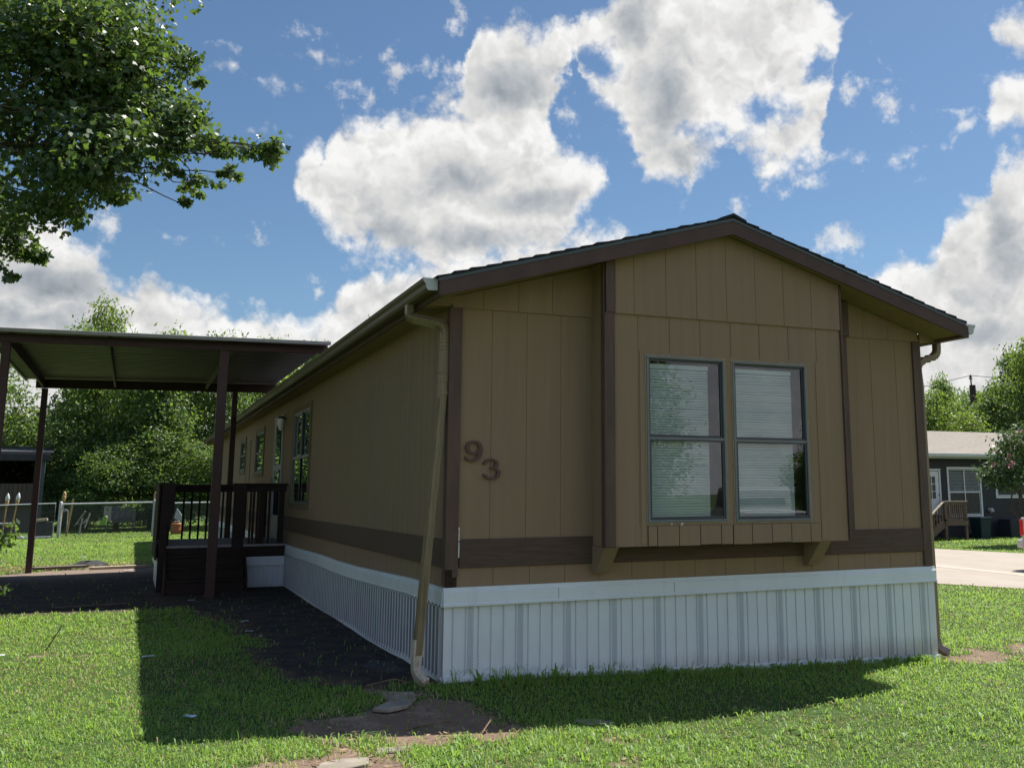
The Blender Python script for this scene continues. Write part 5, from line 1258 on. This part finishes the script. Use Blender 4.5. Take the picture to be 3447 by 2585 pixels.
# yard clutter behind the fence
cart = thing('covered_cart', 'grey cart with draped cover and pale side panel behind the fence', 'cart', (-2.75, 36, 0))
MB().box(-3.33, -3.05, 35.9, 36.0, .42, 1.0).build('side_panel', PANELG, cart, bevel=.01)
mb = MB(); n = 14; top = []
for i in range(n+1):
    x0 = -3.04+i*.85/n; top.append((x0, 35.85+.05*math.sin(i*1.9), .50+.05*math.sin(i*2.3)))
for i in range(n): mb.poly([top[i], top[i+1], (top[i+1][0], 35.9, .99), (top[i][0], 35.9, .99)])
mb.prism([(-3.04, 35.9, .99), (-2.19, 35.9, .99), (-2.19, 36.6, .99), (-3.04, 36.6, .99)], (0, 0, .03)); mb.box(-3.03, -2.2, 35.95, 36.6, .38, .98); mb.build('cover', TARP, cart)
for x0, y0 in ((-3.2, 35.95), (-2.3, 35.95), (-3.2, 36.5), (-2.3, 36.5)): MB().box(x0, x0+.06, y0, y0+.06, -.08, .42).build('leg', SHEDP, cart)
board((-6.75, 33, .46), (-6.15, 33, .46), .25, .07, 'white plank on blocks near the gate', LIT, group='boards lying behind the fence')
board((-5.42, 33, .56), (-5.04, 33, .60), .28, .09, 'tan board stacked behind the gate', PLANK, group='boards lying behind the fence')
mb = MB()
for x0 in (-6.6, -5.3): mb.box(x0-.5, x0+.5, 32.9, 33.3, -.05, .42 if x0 < -6 else .5)
mb.build('concrete_block', SHEDF, None); 
ob = bpy.data.objects['concrete_block']; bpy.data.objects.remove(ob)
for x0, h_, lb in ((-6.5, .42, 'grey block pile under the white plank'), (-5.25, .51, 'grey block pile under the tan board')):
    mb = MB()
    for i in range(3):
        for j in range(2): mb.box(x0-.36+i*.25, x0-.12+i*.25, 32.9+j*.2, 33.08+j*.2, -.05+.002*i, h_-.01*((i+j) % 2))
    solo(mb, 'block_pile', SHEDF, lb, 'block pile', 'block piles behind the fence', bevel=.01)
ch = thing('folding_chair', 'pale folding chair lying open behind the fence', 'chair', (-3.95, 34, 0))
MB().bar((-4.05, 34, 0), (-3.98, 34, .62), .05, .05).build('leg', LIT, ch); MB().bar((-3.88, 34, .25), (-3.74, 34, .78), .05, .05).build('leg', LIT, ch)
MB().bar((-4.2, 34, .35), (-3.9, 34, .85), .35, .04).build('seat', painted('chair_cloth', (.30, .28, .25), .8, .15), ch)
MB().bar((-3.95, 34.1, .40), (-3.84, 34.1, .55), .12, .04).build('backrest', LIT, ch)
sr = MB(); sr.tube([(-4.53+.11*math.cos(t), 33, .9+.03*math.sin(t)) for t in np.linspace(0, 6.28, 13)], .015, 6, cap=False); sr.tube([(-4.42, 33, .9), (-4.42, 33, -.05)], .015, 6); sr.tube([(-4.64, 33, .9), (-4.64, 33, -.05)], .015, 6)
solo(sr, 'plant_stand', GALV, 'white ring plant stand beside the thick fence post', 'plant stand')
lc = MB().prism([(-3.48, 35, .30), (-3.20, 35, .30), (-3.16, 35, .62), (-3.24, 35, .66)], (0, .35, 0)); solo(lc, 'garden_bag', painted('lime_plastic', (.20, .36, .05), .6, .15), 'lime green bag leaning on the grey cart', 'bag', bevel=.02)
ok_ = thing('fuel_drum', 'orange drum behind the fence, seen between porch balusters', 'drum', (-.78, 33, -.08))
MB().lathe([(0, 0), (.19, .0), (.205, .03), (.20, .18), (.208, .20), (.20, .22), (.20, .40), (.205, .43), (.17, .45), (0, .45)], (-.78, 33, -.06), 20).build('body', ORANGE, ok_, smooth=True)
MB().tube([(-.86, 33, .39), (-.86, 33, .46), (-.70, 33, .46), (-.70, 33, .39)], .015, 6).build('handle', GALV, ok_)
wp_ = MB().prism([(-.86, 34, .55), (-.60, 34, .40), (-.55, 34, .62), (-.78, 34, .95)], (0, .05, 0)); solo(wp_, 'metal_sheet', LIT, 'tilted white sheet behind the fence, above the orange drum', 'metal sheet', bevel=.01)

# ================================================================== NEIGHBOUR HOUSE ON THE RIGHT
nh = thing('neighbor_house', 'dark grey neighbour house with tan shingle roof across the street', 'house', (28, 19.6, -.2))
NY = 19.6; NZ = -.25
NWIN = [(24.20, 25.67, .60, 2.235), (26.5, 28.4, 1.26, 2.15), (30.5, 31.6, .9, 2.1)]
mb = MB(); wall_sheet(mb, (18, NY, 0), (1, 0, 0), (0, -1, 0), 0, 17, NZ, 2.66, [], [(a-18, b-18, c, d) for a, b, c, d in NWIN]+[(22.80-18, 23.76-18, .62, 2.20)])
mb.box(17.98, 18.0, NY, NY+7, NZ, 2.66); mb.box(35, 35.02, NY, NY+7, NZ, 2.66); mb.box(18, 35, NY+6.98, NY+7, NZ, 2.66); mb.box(18, 35, NY+1.2, NY+1.22, NZ, 2.66)
mb.box(18.05, 34.95, NY+.05, NY+6.9, .40, .55); mb.poly([(18, NY, 2.66), (18, NY+7, 2.66), (18, NY+3.5, 3.75)]); mb.poly([(35, NY, 2.66), (35, NY+7, 2.66), (35, NY+3.5, 3.75)])
mb.build('wall', GREYWALL, nh)
mb = MB(); 
for s_ in (0, 1):
    ya, yb = (NY-.42, NY+3.5) if s_ == 0 else (NY+7.42, NY+3.5)
    nn = 22
    for i in range(nn):
        t0, t1 = i/nn, min((i+1.15)/nn, 1)
        y0, y1 = ya+(yb-ya)*t0, ya+(yb-ya)*t1; z0, z1 = 2.70+1.13*t0, 2.70+1.13*t1
        mb.hexa([(17.6, y0, z0), (35.4, y0, z0), (35.4, y1, z1), (17.6, y1, z1), (17.6, y0, z0+.022), (35.4, y0, z0+.022), (35.4, y1, z1+.010), (17.6, y1, z1+.010)])
nr = mb.build('roof', NROOF, nh)
MB().box(17.6, 35.4, NY-.46, NY-.42, 2.62, 2.72).box(17.6, 35.4, NY-.42, NY-.30, 2.66, 2.69).build('fascia', NTRIM, nr)
pr = [(NY-.465, 2.66), (NY-.54, 2.66), (NY-.565, 2.71), (NY-.58, 2.775), (NY-.465, 2.775)]
MB().prism([(17.6, a, b) for a, b in pr], (17.8, 0, 0)).build('gutter', NWHITE, nr, bevel=.005)
MB().box(17.8, 35.2, NY-.42, NY-.02, 2.60, 2.62).build('soffit', NTRIM, nr)
for a, b, c, d in NWIN:
    w_ = window(nh, (0, NY, 0), (1, 0, 0), (0, -1, 0), a, b, c, d, lites=2, blinds=False, trimw=.075, trimmat=NWHITE, glass=NPANE)
    for ch_ in w_.children:
        if ch_.name.startswith('sash'): ch_.data = ch_.data.copy(); ch_.data.materials[0] = NWHITE; ch_.data.materials[1] = NWHITE
    mb = MB(); zz0 = (c+d)/2+.05
    while zz0 < d-.1: mb.box(a+.05, b-.05, NY+.015, NY+.0165, zz0, zz0+.028); zz0 += .05
    mb.build('blind', painted('neighbour_blind', (.22, .24, .25), .7, .1), w_)
nd_ = MB().box(22.84, 23.72, NY+.0, NY+.03, .64, 2.16).build('door', NWHITE, nh)
mb = MB(); 
for a, b, c, d in ((22.76, 22.82, .62, 2.2), (23.74, 23.80, .62, 2.2), (22.74, 23.82, 2.18, 2.24)): mb.box(a, b, NY-.03, NY+.02, c, d)
mb.build('door_frame', NWHITE, nd_)
MB().box(23.02, 23.58, NY-.006, NY-.001, 1.18, 1.98).build('door_glass', ALUD, nd_)
mb = MB()
for xx in (23.02, 23.20, 23.385, 23.57): mb.box(xx-.012, xx+.012, NY-.016, NY-.006, 1.17, 1.99)
for zz_ in (1.18, 1.445, 1.71, 1.98): mb.box(23.008, 23.582, NY-.0165, NY-.0065, zz_-.012, zz_+.012)
mb.build('glazing_bar', NWHITE, nd_)
MB().lathe([(.0, .0), (.03, .01), (.03, .03), (.012, .05)], (23.66, NY-.06, 1.30), 10).build('door_knob', ALU, nd_)
MB().tube([(26.05, NY, .78), (26.05, NY-.12, .78), (26.05, NY-.16, .70)], [.07, .07, .08], 12).build('dryer_vent', NTRIM, nh)
# its porch
npd = thing('neighbor_porch', 'weathered wooden porch steps at the white neighbour door', 'porch', (23, 18.4, -.2))
PX0, PX1, PY0, PZ = 22.80, 23.80, 18.4, .50
MB().box(PX0, PX1, PY0, NY-.04, PZ-.04, PZ).build('floor', NDECK, npd); MB().box(PX0, PX1, PY0-.03, PY0, PZ-.20, PZ-.041).build('rim_board', NDECK, npd)
for x0 in (PX0+.0, PX1-.09): MB().box(x0, x0+.09, PY0+.0, PY0+.09, -.25, 1.09).build('post', NDECK, npd)
MB().box(PX1-.09, PX1, NY-.2, NY-.1, -.25, 1.09).build('post', NDECK, npd)
MB().box(PX0-.02, PX1+.04, PY0-.02, PY0+.11, 1.09, 1.125).build('top_rail', NCAP, npd); MB().box(PX1-.07, PX1+.03, PY0+.12, NY-.05, 1.085, 1.12).build('top_rail', NCAP, npd)
MB().box(PX0, PX1, PY0+.02, PY0+.06, .99, 1.088).build('top_rail', NDECK, npd)
for k in range(9): MB().box(PX0+.10+k*.094, PX0+.15+k*.094, PY0+.02, PY0+.055, PZ+.02, .99).build('baluster', NDECK, npd)
MB().bar((PX0, PY0+.04, 1.10), (PX0-.95, PY0+.04, .38), .11, .035, (0, 0, 1)).build('stair_rail', NCAP, npd)
MB().bar((PX0, PY0+.04, PZ-.12), (PX0-.95, PY0+.04, -.20), .05, .24, (0, 0, 1)).build('stringer', NDECK, npd)
for k in range(7): MB().box(PX0-.12-k*.125, PX0-.075-k*.125, PY0+.02, PY0+.06, PZ-.05-k*.095, 1.0-k*.095).build('baluster', NDECK, npd)
for k in range(3): MB().box(PX0-.30-k*.27, PX0-.02-k*.27, PY0+.07, NY-.1, PZ-.22-k*.18, PZ-.185-k*.18).build('tread', NDECK, npd)
bn = thing('rubbish_bin', 'dark green lidded bin by the neighbour wall', 'bin', (24.95, 18.9, -.2))
MB().hexa([(24.74, 18.75, -.2), (25.16, 18.75, -.2), (25.16, 19.2, -.2), (24.74, 19.2, -.2), (24.70, 18.7, .50), (25.20, 18.7, .50), (25.20, 19.25, .50), (24.70, 19.25, .50)]).build('body', BIN, bn, bevel=.02)
MB().box(24.68, 25.22, 18.67, 19.28, .502, .56).build('lid', BINL, bn, bevel=.02); MB().tube([(24.72, 19.22, -.12), (24.66, 19.22, -.12)], .09, 12).build('wheel', TYRE, bn)
bn2 = thing('air_conditioner', 'dark cooling unit in shade beside the green bin', 'air conditioner', (26.5, 19.1, -.2))
MB().box(26.2, 26.9, 18.8, 19.4, -.2, .45).build('housing', GREYWALL, bn2, bevel=.02)
mb = MB()
for k in range(9): mb.box(26.22, 26.88, 18.785, 18.798, -.12+k*.06, -.09+k*.06)
mb.build('grille', BIN, bn2)

# ---- pickup parked on the street
def pickup(loc, rot, label):
    t = thing('pickup_truck', label, 'pickup truck', loc, 'silver pickups on the street')
    def part(mb, name, mat, par=t, **kw):
        o = mb.build(name, mat, None, **kw); o.parent = par; return o
    # local: +x forward, y across, z up; rear bumper at x = 0
    side = [(.12, .52), (.10, .80), (.10, 1.10), (1.95, 1.12), (1.98, 1.16), (2.12, 1.72), (2.30, 1.80), (3.45, 1.80), (3.70, 1.72), (4.25, 1.18), (5.45, 1.08), (5.58, .98), (5.60, .55), (5.45, .42), (5.05, .42)]
    def arch(cx, r_): return [(cx+r_*math.cos(a), .38+r_*math.sin(a)) for a in np.linspace(0, math.pi, 9)]
    prof = side+arch(4.55, .46)+[(3.95, .40), (1.75, .42)]+arch(1.25, .46)+[(.70, .50)]
    b = part(MB().prism([(x, -.92, z) for x, z in prof], (0, 1.84, 0)), 'body', TRUCK, bevel=.03)
    g = MB()
    for y in (-.925, .921):
        g.prism([(2.24, y, 1.20), (2.36, y, 1.68), (3.00, y, 1.70), (3.00, y, 1.20)], (0, .004, 0)); g.prism([(3.08, y, 1.20), (3.08, y, 1.70), (3.45, y, 1.70), (3.98, y, 1.20)], (0, .004, 0))
    part(g, 'side_window', ALUD)
    part(MB().prism([(2.02, -.75, 1.25), (2.13, -.75, 1.66), (2.13, .75, 1.66), (2.02, .75, 1.25)], (-.02, 0, .005)), 'rear_window', ALUD)
    part(MB().prism([(4.22, -.8, 1.22), (3.74, -.75, 1.70), (3.74, .75, 1.70), (4.22, .8, 1.22)], (.02, 0, .01)), 'windscreen', ALUD)
    part(MB().box(.085, .10, -.72, .72, .58, 1.08), 'tailgate', TRUCK, bevel=.01); 
    part(MB().box(-.06, .14, -.90, .90, .46, .64), 'bumper', CHROME, bevel=.03); part(MB().box(5.50, 5.68, -.90, .90, .42, .62), 'bumper', CHROME, bevel=.03)
    for y in (-.935, .775): part(MB().box(.07, .175, y, y+.16, .72, 1.06), 'tail_light', REDL, bevel=.02)
    for y in (-.88, .60): part(MB().box(5.56, 5.62, y, y+.28, .76, .94), 'headlight', LAMPG, bevel=.02)
    part(MB().box(5.58, 5.63, -.55, .55, .66, .94), 'front_grille', CHROME, bevel=.01)
    for y in (-.94, .92): part(MB().box(2.75, 2.92, y, y+.02, 1.02, 1.06), 'door_handle', CHROME)
    for x in (1.25, 4.55):
        for y in (-.94, .72):
            w_ = part(MB().tube([(x, y, .36), (x, y+.03, .36), (x, y+.19, .36), (x, y+.22, .36)], [.33, .37, .37, .33], 24), 'wheel', TYRE)
            yy = y-.004 if y < 0 else y+.20
            part(MB().tube([(x, yy, .36), (x, yy+.024, .36)], [.21, .22], 20), 'rim', CHROME, par=w_)
    t.rotation_euler = (0, 0, rot); return t
pickup((15.80, 8.02, -.19), R(-86), 'silver pickup tail with red light parked on the street at right')
pickup((13.6, -15.5, -.19), R(-70), 'silver pickup behind the viewer, mirrored low in the right window')
# ---- utility pole and its line
pl_ = thing('utility_pole', 'dark wooden utility pole rising above the trees', 'utility pole', (44.2, 38.0, -.2))
MB().tube([(44.25, 38.0, -.3), (44.22, 38.0, 4.0), (44.2, 38.0, 7.85)], [.24, .22, .19], 12).build('shaft', POLEW, pl_)
MB().bar((44.05, 37.9, 7.2), (43.95, 37.85, 8.25), .07, .07).bar((43.78, 37.8, 8.22), (44.12, 37.9, 8.22), .06, .06).build('bracket', POLEW, pl_)
MB().lathe([(.07, 0), (.10, .05), (.05, .10), (.08, .14), (.03, .20)], (43.95, 37.85, 8.27), 10).build('insulator', POLEW, pl_)
def wire(a, b, sag, r_=.014): 
    a = np.array(a); b = np.array(b); return [a+(b-a)*t-np.array([0, 0, sag*4*t*(1-t)]) for t in np.linspace(0, 1, 14)]
mb = MB().tube(wire((43.95, 37.85, 8.42), (14, 62, 9.6), 2.6), .018, 4, cap=False).tube(wire((43.95, 37.85, 8.42), (78, 14, 9.4), 1.6), .018, 4, cap=False)
solo(mb, 'power_line', POLEW, 'thin dark power line over the trees at right', 'power line')
